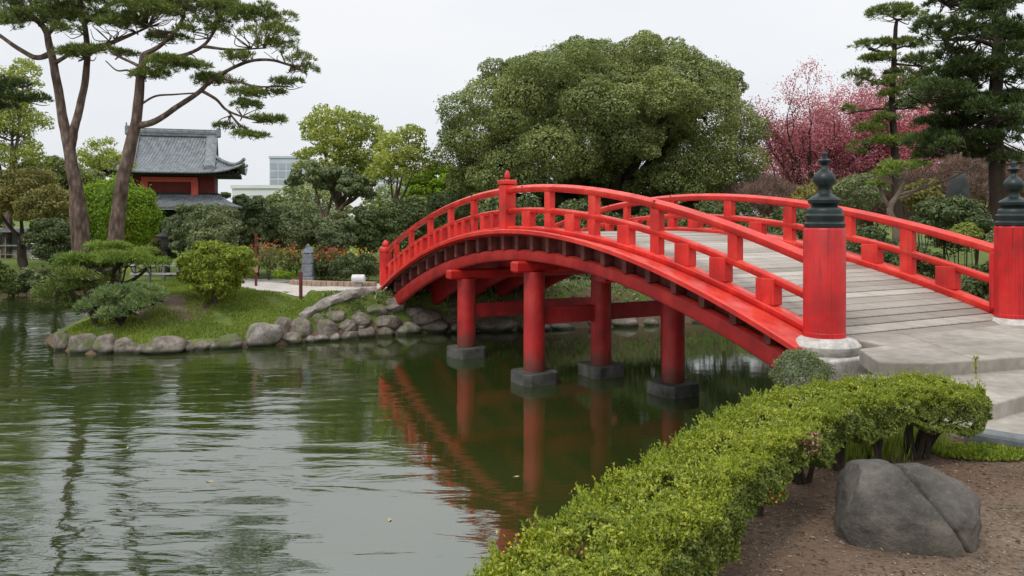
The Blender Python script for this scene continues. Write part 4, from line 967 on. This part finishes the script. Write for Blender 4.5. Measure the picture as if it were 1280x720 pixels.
# left background
leafy('background_tree', 'olive yellow tree at the left edge behind the dark bough', (z1(30, 33), 33, 1.0), [cl(25, 245, 44, 34, 33), cl(62, 262, 34, 30, 32), cl(-10, 250, 30, 30, 33)], 20000, .13, LM['autumn'], .2, 'barkdark', sub=18)
leafy('background_tree', 'pale feathery light green tree rising at the left edge', (z1(8, 38), 38, 1.0), [cl(16, 150, 36, 42, 38), cl(-14, 130, 40, 50, 38), cl(20, 196, 36, 24, 38), cl(30, 95, 20, 22, 38)], 13000, .13, LM['light'], .25, 'bark', sub=14, thick=.55)
leafy('background_tree', 'dark green tree between the olive tree and the forked pine', (z1(78, 40), 40, 1.0), [cl(56, 222, 34, 24, 40), cl(96, 232, 32, 24, 40), cl(70, 255, 44, 26, 39)], 18000, .15, LM['camphor'], .3, 'barkdark', sub=16)
leafy('background_tree', 'nearly bare pale twiggy tree behind the forked pine', (z1(128, 46), 46, 1.0), [cl(124, 196, 30, 22, 46), cl(144, 205, 22, 18, 46)], 2200, .16, LM['light'], .16, 'bark', sub=10, thick=.7, fork=.4)
leafy('background_tree', 'soft grey green trees beyond the right of the temple roof', (z1(300, 60), 60, 1.0), [cl(292, 256, 40, 14, 60), cl(340, 260, 46, 14, 60)], 9000, .24, LM['greygreen'], .3, 'bark', sub=12)

# cherry
def cherry(label, base, tips_c, dpt, n, seed, spreadn, pinkn):
    t = thing('cherry_tree', base, label, 'cherry tree', 'pink cherry trees beyond the bridge'); m_ = MB(); tips = []
    b = np.array(base, float)
    m_.tube([b-np.array([0, 0, .3]), b+np.array([.05, 0, .9]), b+np.array([.1, 0, 1.8])], [.22, .18, .15], 8)
    for c in tips_c:
        e = W(c[0], c[1], dpt+random.uniform(-1.2, 1.2)); s0 = b+np.array([.1, 0, 1.7]); md = s0*.5+e*.5+np.array([0, 0, .3]); limb(m_, [s0, md, e], .10, .03, 6)
        for f_ in (.45, .6, .75, .9, 1.0):
            p = s0*(1-f_)+e*f_+np.array([0, 0, .3*4*f_*(1-f_)]); dd = nrm((e-s0)+rng.normal(size=3)*2.2+np.array([0, 0, 1.0])); branch_out(m_, p, dd, random.uniform(.9, 1.5), .028, 2, tips, up=.15, spread=.7, seg=3)
    m_.build('trunk', M['barkdark'], t)
    T_ = np.array(tips); idx = rng.integers(0, len(T_), pinkn); C_ = T_[idx]+rng.normal(size=(pinkn, 3))*spreadn
    C_ = C_[C_[:, 2] > b[2]+1.2]
    card_obj('blossom', cards(C_, sph(len(C_)), sph(len(C_)), .07*rng.uniform(.6, 1.4, len(C_)), .06), LM['pink'], t); return t
cherry('open branched pink cherry tree left of the tall finial', (z1(1010, 34), 34, 1.1), [(960, 182), (985, 167), (1012, 167), (1040, 182), (955, 217), (1060, 207), (990, 207), (1020, 222)], 34, 0, 1, .13, 16000)
cherry('dense pink cherry tree behind the layered pine', (z1(1085, 36), 36, 1.1), [(1050, 167), (1080, 167), (1105, 177), (1140, 169), (1165, 177), (1050, 207), (1090, 217), (1130, 212), (1165, 207), (1100, 192)], 36, 0, 2, .28, 70000)
cherry('low pink cherry filling the gap above the far rail', (z1(1035, 38), 38, 1.1), [(985, 222), (1010, 212), (1040, 217), (1070, 222), (1000, 242), (1060, 242)], 38, 0, 3, .30, 60000)
def twiggy(label, lobes, n, base, mat='twigs'):
    t = thing('bare_shrub', base, label, 'shrub', 'bare twiggy shrubs under the cherries')
    P, N = shell([x for c, r in lobes for x in puffs(c, r, 14)+[(c, tuple(np.array(r)*.6))]], n, thick=.5)
    card_obj('twigs', cards(P, N*.6+rng.normal(size=P.shape)*.6+np.array([0, 0, .6]), sph(len(P)), .30, .016), LM[mat], t)
    m_ = MB(); b = np.array(base)
    for c, r in lobes:
        for _ in range(4): limb(m_, [b, b*.5+np.array(c)*.5, np.array(c)+rng.normal(size=3)*.4], .05, .015, 5)
    m_.build('stem', M['barkdark'], t)
twiggy('brown bare twiggy shrub under the left cherry above the rail', [pxl(900, 1010, 226, 290, 31), pxl(980, 1050, 234, 290, 31)], 30000, (z1(960, 31), 31, 1.1))
twiggy('brown twiggy thicket behind the small twisted pine', [pxl(1040, 1130, 224, 310, 29), pxl(1100, 1200, 216, 300, 30)], 38000, (z1(1110, 29), 29, 1.1))
twiggy('brown twiggy thicket between the dark pine trunk and the round bush', [pxl(1170, 1290, 190, 290, 28)], 30000, (z1(1220, 28), 28, 1.1))
rock('standing_stone', (z1(1196, 22), 22, 3.3), (.36, .30, .80), simple('dark_stone', (.02, .022, .024), (.06, .062, .065), 4, .8), 'dark pointed standing stone behind the far rail left of the big pine trunk', 'stone', seed=47, k=.8)
# trees closing the view far behind, each its own copy
proto = leafy('screen_tree', 'far evergreen tree', (0, 62, 1.0), [((0, 62, 5.0), (3.2, 2.6, 2.6)), ((1.8, 61.5, 4.0), (2.2, 2.0, 2.0)), ((-2.0, 61.6, 3.8), (2.2, 2, 2.0))], 9000, .28, LM['camphor'], .3, 'barkdark', sub=14, group='far trees closing the view behind the garden')
far = [(-15.5, 60, .85, 'far tree just right of the white buildings'), (-8.5, 58, .78, 'far tree behind the thin young tree'), (-1, 60, .9, 'far tree hidden behind the left rail'), (6, 62, 1.1, 'far tree behind the giant evergreen'), (14, 60, 1.0, 'far tree behind the right flank of the giant evergreen'),
       (22, 58, .95, 'far tree behind the left cherry'), (28, 52, 1.0, 'far tree behind the dense cherry'), (33, 50, 1.1, 'far tree behind the dark pine'), (40, 56, 1.4, 'far tree at the right edge'), (-38, 58, .9, 'far tree behind the olive yellow tree'), (-45, 60, 1.1, 'far tree at the left edge'), (-31, 60, .8, 'far tree left of the temple gate')]
for i, (x, y, s_, lab) in enumerate(far):
    o = proto if i == 0 else copy_tree(proto)
    o.location = (x, y, 1.0); o.scale = (s_, s_, s_*.8); o.rotation_euler = (0, 0, i*1.3); o['label'] = lab

# ------------------------------------------------------------------ temple gate
def tilemat():
    m = NT('grey_roof_tiles'); v = m.coord((1, 1, 1))
    w1 = m.n('ShaderNodeTexWave', wave_type='BANDS', bands_direction='X', wave_profile='SIN'); m.l(v, w1.inputs['Vector']); w1.inputs['Scale'].default_value = 1.6
    w2 = m.n('ShaderNodeTexWave', wave_type='BANDS', bands_direction='Z', wave_profile='SAW'); m.l(v, w2.inputs['Vector']); w2.inputs['Scale'].default_value = 1.5
    n = m.noise(3, 5, v)
    c = m.ramp(n, [(.3, (.13, .145, .155)), (.7, (.26, .28, .295))])
    c = m.mix(c, m.ramp(m.noise(18, 3, v), [(.35, (.65,)*3), (.65, (1.25,)*3)]), 1.0, 'MULTIPLY')
    b = m.bump(w1.outputs['Fac'], .9, .08); b = m.bump(w2.outputs['Fac'], .5, .04, b)
    return m.done(m.pbr(c, .5, b, .4))
M['tile'] = tilemat(); M['ridge'] = simple('ridge_tiles', (.11, .12, .13), (.24, .255, .27), 4, .6, .5, .03)
M['eave'] = simple('dark_eaves', (.012, .014, .014), (.03, .032, .03), 4, .8)
M['templered'] = simple('temple_dark_red', (.11, .012, .012), (.17, .02, .018), 3, .7)
M['templebright'] = simple('temple_red_frame', (.60, .09, .07), (.70, .13, .10), 3, .7)
TX, TY = -23.25, 55.; yaw = R(17)
def TL(x, y, z): return (TX+x*cos(yaw)-y*sin(yaw), TY+x*sin(yaw)+y*cos(yaw), z)
TAX = [(cos(yaw), sin(yaw), 0), (-sin(yaw), cos(yaw), 0), (0, 0, 1)]
gate = thing('temple_gate', (TX, TY, 1.0), 'two tiered japanese temple gate with grey tiled roof and red walls', 'temple')
HX, HY, GX, ZE, ZR = 4.7, 3.5, 2.75, 5.85, 8.55
def prof(s): s = max(0, min(1, s)); return (ZR-ZE)*(.42*s+.58*s**2.0)
def rz_(x, y, inner):
    a = prof(1-abs(y)/HY); z = a
    if not inner: z = min(a, prof((HX-abs(x))/HY))
    return ZE+z+.60*(abs(x)/HX)**5*(abs(y)/HY)**3+.12*(abs(x)/HX)**4
gx = sorted(set(list(np.linspace(-HX, -GX, 9))+list(np.linspace(GX, HX, 9)))); gi = list(np.linspace(-GX, GX, 25)); gy = list(np.linspace(-HY, HY, 41))
m_ = MB()
def grid(cols, inner, mb, dz=0):
    vs = [TL(x, y, rz_(x, y, inner)+dz) for x in cols for y in gy]; n = len(gy)
    mb.add(vs, [(i*n+j, (i+1)*n+j, (i+1)*n+j+1, i*n+j+1) for i in range(len(cols)-1) for j in range(n-1)])
grid(gi, True, m_); grid(list(np.linspace(-HX, -GX, 9)), False, m_); grid(list(np.linspace(GX, HX, 9)), False, m_)
o = m_.build('roof', M['tile'], gate, smooth=True, sharp=60); sm = o.modifiers.new('thick', 'SOLIDIFY'); sm.thickness = .10; sm.offset = -1
rf = o
m_ = MB()
for sgn in (-1, 1):
    n = len(gy); vs = []
    for y in gy: vs += [TL(sgn*(GX-.03), y, rz_(GX, y, False)-.05), TL(sgn*(GX-.03), y, rz_(GX, y, True)-.02)]
    m_.add(vs, [(2*j, 2*j+2, 2*j+3, 2*j+1) for j in range(n-1)])
m_.build('gable', M['eave'], gate)
m_ = MB(); m_.box(TL(0, 0, ZR+.12), (GX+.15, .20, .22), TAX, bev=.05); m_.box(TL(0, 0, ZR+.38), (GX+.2, .13, .05), TAX); m_.box(TL(0, 0, ZR+.15), (GX+.17, .23, .03), TAX); m_.build('ridge', M['ridge'], rf)
for sgn in (-1, 1):
    m_ = MB(); m_.box(TL(sgn*(GX+.15), 0, ZR+.25), (.14, .26, .34), TAX, bev=.06); m_.box(TL(sgn*(GX+.22), 0, ZR+.66), (.04, .07, .12), TAX); m_.build('ridge_end_tile', M['ridge'], rf)
    for fb_ in (-1, 1):                                    # broad descending ridges at the gable edges
        m_ = MB(); ys_ = np.linspace(.05, 2.95, 14)
        sec = []
        for y in ys_:
            zc = rz_(GX, y, True); xo = sgn*(GX-.28)
            sec.append([TL(xo+u_, fb_*y, zc+h_) for u_, h_ in ((-.36, -.02), (-.34, .16), (-.15, .26), (.15, .26), (.34, .16), (.36, -.04))])
        mm = 6; m_.add([p for s2 in sec for p in s2], [(i*mm+k, i*mm+(k+1) % mm, (i+1)*mm+(k+1) % mm, (i+1)*mm+k) for i in range(13) for k in range(mm)]+[tuple(range(mm)), tuple(range(13*mm, 14*mm))])
        m_.build('descending_ridge', M['ridge'], rf)
        m_ = MB(); pts = []
        for f_ in np.linspace(0, 1, 9):                    # hip ridges to the corners
            x = sgn*(GX+(HX-GX)*f_); y = fb_*(HY-(HX-abs(x))); pts.append(TL(x, y, rz_(x, y, False)+.08+.12*f_**3))
        m_.tube(pts, [.12]*9, 8); m_.build('hip_ridge', M['ridge'], rf)
# eave underside with rafters
m_ = MB(); m_.box(TL(0, 0, ZE-.10), (HX-.35, HY-.35, .06), TAX)
for x in np.arange(-HX+.3, HX-.2, .28): m_.box(TL(x, 0, ZE-.02+.12*(abs(x)/HX)**4), (.05, HY-.12, .05), TAX)
m_.build('eaves', M['eave'], gate)
m_ = MB(); m_.box(TL(0, 0, 5.0), (2.75, 1.9, .85), TAX); m_.build('upper_wall', M['templered'], gate)
fr = MB()
fr.box(TL(-.05, -2.0, 5.42), (1.72, .06, .16), TAX); fr.box(TL(-1.6, -2.0, 4.72), (.22, .07, .60), TAX); fr.box(TL(1.5, -2.0, 4.72), (.22, .07, .60), TAX)
fr.build('red_frame', M['templebright'], gate)
# lower roof
m_ = MB(); n = 13; rings = []
for k in range(n):
    f_ = k/(n-1); hx = 2.9+1.7*f_; hy = 2.0+1.7*f_; z = 4.45-.95*(1.25*f_-.25*f_*f_)
    rings.append([TL(a*hx, b*hy, z+(.12*f_**3)) for a, b in ((-1, -1), (1, -1), (1, 1), (-1, 1))])
m_.add([p for r_ in rings for p in r_], [(i*4+k, (i+1)*4+k, (i+1)*4+(k+1) % 4, i*4+(k+1) % 4) for i in range(n-1) for k in range(4)])
o = m_.build('lower_roof', M['tile'], gate); sm = o.modifiers.new('thick', 'SOLIDIFY'); sm.thickness = .12
m_ = MB(); m_.box(TL(0, 0, 4.42), (2.95, 2.05, .14), TAX); m_.build('balcony_rail', M['eave'], gate)
m_ = MB(); m_.box(TL(0, .3, 2.2), (2.6, 1.6, 1.25), TAX); m_.build('lower_wall', M['eave'], gate)
for x in (-2.6, -.9, .9, 2.6):
    m_ = MB(); p = TL(x, -2.0, 1.0); m_.lathe([(0, .17), (2.4, .17)], p, 12); m_.build('column', M['templebright'], gate, smooth=True)

# ------------------------------------------------------------------ city buildings
def facade(name, c1, c2, wc, sx_, sz_2):
    m = NT(name); v = m.coord(); c = m.ramp(m.noise(.3, 2, v), [(.3, c1), (.7, c2)]); return m.done(m.pbr(c, .5, None, .4))
M['bglass'] = facade('blue_grey_panels', (.42, .46, .53), (.48, .52, .60), None, 1, 1)
M['bwhite'] = facade('white_render', (.58, .59, .59), (.66, .67, .67), None, 1, 1)
M['bwin'] = facade('hazy_windows', (.30, .34, .38), (.36, .40, .44), None, 1, 1)
def building(label, px0, px1, py0, d, mat, rows, cols, dep=12, extra=None):
    a = W(px0, py0, d); b = W(px1, py0, d); t = thing('office_building', ((a[0]+b[0])/2, d+dep/2, 1.0), label, 'building', 'pale city buildings beyond the garden')
    H_ = a[2]; cx_ = (a[0]+b[0])/2; hw = (b[0]-a[0])/2
    m_ = MB(); m_.box((cx_, d+dep/2, H_/2), (hw, dep/2, H_/2)); m_.box((cx_, d+dep/2, H_+.3), (hw+.2, dep/2+.2, .25)); m_.build('wall', mat, t)
    for r in range(rows):
        for c in range(cols):
            m_ = MB(); x = cx_-hw+(c+.5)*2*hw/cols; z = H_*(.35+.6*(r+.5)/rows); m_.box((x, d-.03, z), (hw/cols*.78, .05, H_*.6/rows*.36)); m_.build('window', M['bwin'], t)
    if extra: extra(t, cx_, hw, H_)
building('tall blue grey office block beyond the trees', 337, 378, 198, 190, M['bglass'], 5, 4)
building('long low white building with an overhanging roof right of the temple', 290, 392, 236, 120, M['bwhite'], 1, 5)
building('pale block glimpsed behind the light green trees', 470, 512, 214, 170, M['bwhite'], 4, 3)
building('low pale building glimpsed at the end of the tree row', 500, 560, 246, 150, M['bwhite'], 1, 4)
t = thing('boat_house', (z1(30, 38), 38, 1.0), 'low cream walled building with dark window band at the left edge', 'building')
a = W(-20, 291, 38); b = W(52, 330, 38); cx_ = (a[0]+b[0])/2; hw = (b[0]-a[0])/2
m_ = MB(); m_.box((cx_, 39.5, (a[2]+.6)/2), (hw, 1.5, (a[2]-.6)/2+.1)); m_.build('wall', simple('cream_wall', (.42, .38, .31), (.55, .5, .42), 2, .8), t)
m_ = MB(); m_.box((cx_+.3, 37.96, 1.78), (hw-.5, .05, .36)); m_.build('window', simple('dark_glass', (.015, .03, .035), (.03, .05, .055), 2, .2), t)
m_ = MB(); m_.box((cx_, 39.3, a[2]+.12), (hw+.3, 1.9, .08)); m_.build('roof', M['kerbdark'], t)
for k in range(5):
    m_ = MB(); m_.box((cx_-hw+.6+k*.62, 37.7, 1.2), (.025, .025, .8)); m_.build('railing_post', M['kerbdark'], t)
m_ = MB(); m_.box((cx_, 37.7, 1.62), (hw, .03, .03)); m_.box((cx_, 37.7, 1.2), (hw, .03, .02)); m_.build('railing_bar', M['rockpale'], t)
m_ = MB(); m_.box((b[0]+.05, 37.6, 1.0), (.22, .2, .75)); bevel(m_.build('gate_pillar', M['caststone'], t), .03)

# ------------------------------------------------------------------ garden furniture
# carved stone pillar
p = np.array([z1(385, 24.5), 24.5, 1.0]); t = thing('stone_pillar', p, 'carved grey stone pillar with pointed cap beside the far path', 'stone pillar')
gm = simple('grey_granite', (.16, .175, .20), (.30, .32, .355), 8, .8, .6, .02)
for nm, z, h, r, k in (('plinth', .08, .10, .20, 0), ('shaft', .36, .19, .16, 0), ('shaft', .72, .17, .145, 0)):
    m_ = MB(); m_.box((p[0], p[1], p[2]+z), (r, r, h), bev=.03); m_.build(nm, gm, t)
lathe_part('cap', [(0, .17), (.03, .19), (.06, .15), (.15, .10), (.18, .05), (.21, .05), (.24, .06), (.28, .02)], (p[0], p[1], p[2]+.885), gm, t, 12)
# sign stakes
p = (z1(320, 22.8), 22.8, 1.0); t = thing('sign_stake', p, 'thin dark stake with a small pinkish notice board right of the azalea', 'sign')
m_ = MB(); m_.box((p[0], p[1], 1.75), (.03, .03, .80)); m_.build('stake', M['joist'], t)
m_ = MB(); m_.box((p[0], p[1]-.045, 1.62), (.075, .012, .20)); bevel(m_.build('board', simple('faded_board', (.30, .16, .12), (.42, .25, .2), 8), t), .005)
p = (z1(376, 21.2), 21.2, .95)
m_ = MB(); m_.lathe([(-.1, .048), (.57, .048), (.60, .04), (.61, .01)], p, 12); tag(m_.build('short_post', simple('maroon_post', (.09, .015, .015), (.16, .03, .03), 5), None, p, smooth=True), 'short maroon wooden post standing on the lawn by the path', 'post')
# drum lamp
p = np.array([z1(448, 22.6), 22.6, 1.0]); t = thing('garden_lamp', p, 'small white drum shaped garden lamp near the far bridge post', 'lamp')
m_ = MB(); m_.tube([p+np.array([-.19, 0, .26]), p+np.array([-.17, 0, .26]), p+np.array([.17, 0, .26]), p+np.array([.19, 0, .26])], [.08, .115, .115, .08], 18); bevel(m_.build('housing', simple('white_enamel', (.55, .56, .56), (.7, .7, .7), 3, .4, .05), t, smooth=True), .01)
m_ = MB(); m_.box(p+np.array([0, 0, .07]), (.10, .05, .08)); m_.build('bracket', M['rockpale'], t)
# bed kerb
m_ = MB(); kp = curve([(z1(364, 23.7), 23.7, 1.05), (z1(410, 23.2), 23.2, 1.05), (z1(470, 22.9), 22.9, 1.05)], 8)
for i in range(len(kp)-1):
    d = kp[i+1]-kp[i]; ax = nrm(d); m_.box((kp[i]+kp[i+1])/2, (np.linalg.norm(d)/2-.006, .10, .09), (ax, nrm(np.cross((0, 0, 1), ax)), (0, 0, 1)))
tag(bevel(m_.build('bed_kerb', simple('terracotta_kerb', (.28, .17, .12), (.42, .3, .23), 4), None, kp[0]), .012), 'low terracotta brown kerb along the flower bed at the far path', 'kerb')
# low rail behind the island lawn
t = thing('low_rail', (z1(215, 25), 25, 1.0), 'low grey rail with dark uprights behind the island lawn', 'railing')
m_ = MB(); m_.box((z1(205, 25), 25, 1.52), (1.05, .07, .05)); m_.box((z1(205, 25), 25, 1.22), (1.05, .05, .03)); m_.build('rail', M['caststone'], t)
for k in range(5):
    m_ = MB(); m_.box((z1(168, 25)+k*.46, 25, 1.28), (.04, .045, .30)); m_.build('upright', M['kerbdark'], t)
# dark garden lantern under the trees
p = np.array([z1(209, 27), 27, 1.0]); t = thing('stone_lantern', p, 'small dark stone lantern in shade below the temple gate', 'lantern')
m_ = MB(); m_.lathe([(0, .2), (.1, .2), (.14, .1), (.85, .09), (.9, .22), (1.0, .24)], p, 8); m_.build('stand', M['iron'], t)
m_ = MB(); m_.box(p+np.array([0, 0, 1.15]), (.15, .15, .15)); m_.build('light_box', M['darkconc'], t)
m_ = MB(); m_.lathe([(0, .44), (.05, .45), (.12, .28), (.22, .12), (.28, .05), (.36, .05), (.40, .01)], p+np.array([0, 0, 1.3]), 6); m_.build('cap', M['iron'], t)

# ------------------------------------------------------------------ grass, litter, pebbles
def scatter(n, x0, x1, y0, y1, ok):
    x = rng.uniform(x0, x1, n); y = rng.uniform(y0, y1, n); k = ok(x, y); return x[k], y[k]
def inpath(x, y):
    P_ = np.array(pl); r_ = np.zeros(x.shape, bool)
    for i in range(len(P_)):
        a, b = P_[i], P_[(i+1) % len(P_)]
        r_ ^= ((a[1] > y) != (b[1] > y)) & (x < a[0]+(y-a[1])/(b[1]-a[1]+1e-12)*(b[0]-a[0]))
    return r_
x, y = scatter(190000, -10.8, -1.8, 17.4, 24.5, lambda x, y: (sdist(x, y) > .18+.12*np.sin(x*3.3)) & (np.sin(x*2.1+y)*np.sin(y*2.7-x*.8)+.5*np.sin(x*6+y*5) > -.95+1.1*(np.hypot(x+8.4, y-19.8) < .9)+rng.uniform(-.3, .3, len(x))) & ~inpath(x, y) & (y < 21.0+.45*np.maximum(0, -x-5.5)+1.5*(x < -7)) & ((x < -4.3) | (y < 20.3)))
P = np.stack([x, y, ground_z(x, y)], 1); n = len(P)
tag(card_obj('lawn_grass', cards(P, sph(n)*.55+np.array([0, 0, 1]), sph(n), .045*rng.uniform(.4, 1.6, n)**1.5, .016), LM['grass'], None, (-6, 20, .8)), kind='stuff')
x, y = scatter(30000, -4.8, 6.5, 19, 25, lambda x, y: (sdist(x, y) > .08) & (sdist(x, y) < 2.2) & ((x > -3.0) | (sdist(x, y) < .95)) & ((x > -1.5) | (np.sin(x*5)*np.sin(y*6+x) > -.3)))
P = np.stack([x, y, ground_z(x, y)], 1); n = len(P)
tag(card_obj('ground_cover', cards(P, sph(n)*.8+np.array([0, 0, .8]), sph(n), .13*rng.uniform(.5, 1.4, n), .05), LM['greygreen'], None, (0, 22, 1)), kind='stuff')
x, y = scatter(42000, 1.2, 3.6, 5.4, 7.6, lambda x, y: (sdist(x, y) > .12) & (np.hypot((x-2.35)*.75, y-6.4) < .80*rng.uniform(.75, 1.05, len(x))))
P = np.stack([x, y, ground_z(x, y)], 1); n = len(P)
tag(card_obj('tall_grass', cards(P, sph(n)*.35+np.array([0, 0, 1]), sph(n), .13*rng.uniform(.4, 1.3, n), .007), LM['grass'], None, (2.3, 6.4, 1.3)), kind='stuff')
x, y = scatter(9000, 3.1, 3.9, 5.45, 6.15, lambda x, y: np.hypot(x-3.42, (y-5.85)*1.6) < .34)
P = np.stack([x, y, ground_z(x, y)+.01], 1); n = len(P)
tag(card_obj('ground_cover', cards(P, sph(n)*.8+np.array([0, 0, .9]), sph(n), .035*rng.uniform(.6, 1.4, n), .018), LM['azalea'], None, (3.4, 5.8, 1.3)), kind='stuff')
x, y = scatter(16000, .2, 5.2, 2.4, 6.6, lambda x, y: (sdist(x, y) > .2))
P = np.stack([x, y, ground_z(x, y)+.004], 1); n = len(P); Nn = nrm(sph(n)*.45+np.array([0, 0, 1])); T = np.cross(Nn, sph(n))
tag(card_obj('leaf_litter', cards(P, T, Nn, .026*rng.uniform(.4, 1.5, n), .011*rng.uniform(.5, 1.5, n)), leafmat('dry_leaves', (.05, .03, .018), (.14, .085, .05), (.30, .22, .14), .1, .9, 3), None, (2, 4.5, 1.3)), kind='stuff')
def pebble_field():
    n = 5200; x, y = scatter(n, .4, 5.2, 2.4, 6.4, lambda x, y: sdist(x, y) > .3); n = len(x)
    base = np.array([(1, 0, 0), (0, 1, 0), (-1, 0, 0), (0, -1, 0), (0, 0, 1), (0, 0, -1)], float); F = np.array([(0, 1, 4), (1, 2, 4), (2, 3, 4), (3, 0, 4), (1, 0, 5), (2, 1, 5), (3, 2, 5), (0, 3, 5)])
    s_ = .0035+.008*rng.random(n)**3; V = base[None]*s_[:, None, None]*rng.uniform(.6, 1.3, (n, 6, 3))*np.array([1, 1, .6])
    V += np.stack([x, y, ground_z(x, y)+.003], 1)[:, None]
    Fq = (F[None]+np.arange(n)[:, None, None]*6).reshape(-1, 3)
    tag(link('pebbles', mesh_np('pebbles', V.reshape(-1, 3), Fq, np.repeat(rng.random(n), 6)), simple('pebble', (.14, .12, .10), (.34, .31, .27), 30), None, (2, 4.5, 1.3)), kind='stuff')
pebble_field()
fl = None
for i, (px, py) in enumerate([(262, 602), (487, 650), (645, 596), (160, 560)]):
    d = EYE/(py-269)*1000; x = (px-640)/1000*d
    if fl is None:
        m_ = MB(); a_ = [(cos(t_)*(.05 if k_ % 2 == 0 else .026), sin(t_)*.02, .004+.004*sin(t_*2)) for k_, t_ in enumerate(np.linspace(0, 2*pi, 13)[:-1])]
        m_.add([(x+u_, d+v_, w_) for u_, v_, w_ in a_]+[(x+u_, d+v_, w_+.002) for u_, v_, w_ in a_], [tuple(range(11, -1, -1)), tuple(range(12, 24))]+[(i_, (i_+1) % 12, 12+(i_+1) % 12, 12+i_) for i_ in range(12)])
        fl = tag(m_.build('floating_leaf', simple('fallen_leaf', (.30, .22, .10), (.5, .42, .25), 9), None, (x, d, 0)), 'small dry leaf floating between the trunk reflections and the open water', 'leaf', 'leaves floating on the pond')
    else:
        c_ = fl.copy(); COL.objects.link(c_); c_.location = (x, d, 0); c_.rotation_euler = (0, 0, i*1.7); k_ = .7+.4*((i*37) % 10)/10; c_.scale = (k_, k_, 1); c_['label'] = ('', 'small dry leaf floating on the open sky reflection in the middle of the pond', 'small dry leaf floating close to the hedge beside the pillar reflection', 'small dry leaf floating among the pine trunk reflections at the left')[i]
# a sprig growing from the slab edge
p = np.array([4.30, 7.42, 1.53]); t = thing('weed_sprig', p, 'little green weed sprouting at the edge of the landing slab', 'plant')
m_ = MB(); m_.tube([p, p+np.array([.01, 0, .1]), p+np.array([-.005, .01, .2])], [.004, .003, .002], 5); m_.build('stem', M['barkpale'], t)
n = 26; C_ = p+np.array([0, 0, 1])*rng.uniform(.03, .2, n)[:, None]; card_obj('leaves', cards(C_, sph(n)+np.array([0, 0, .4]), sph(n), .04, .02), LM['azalea'], t)
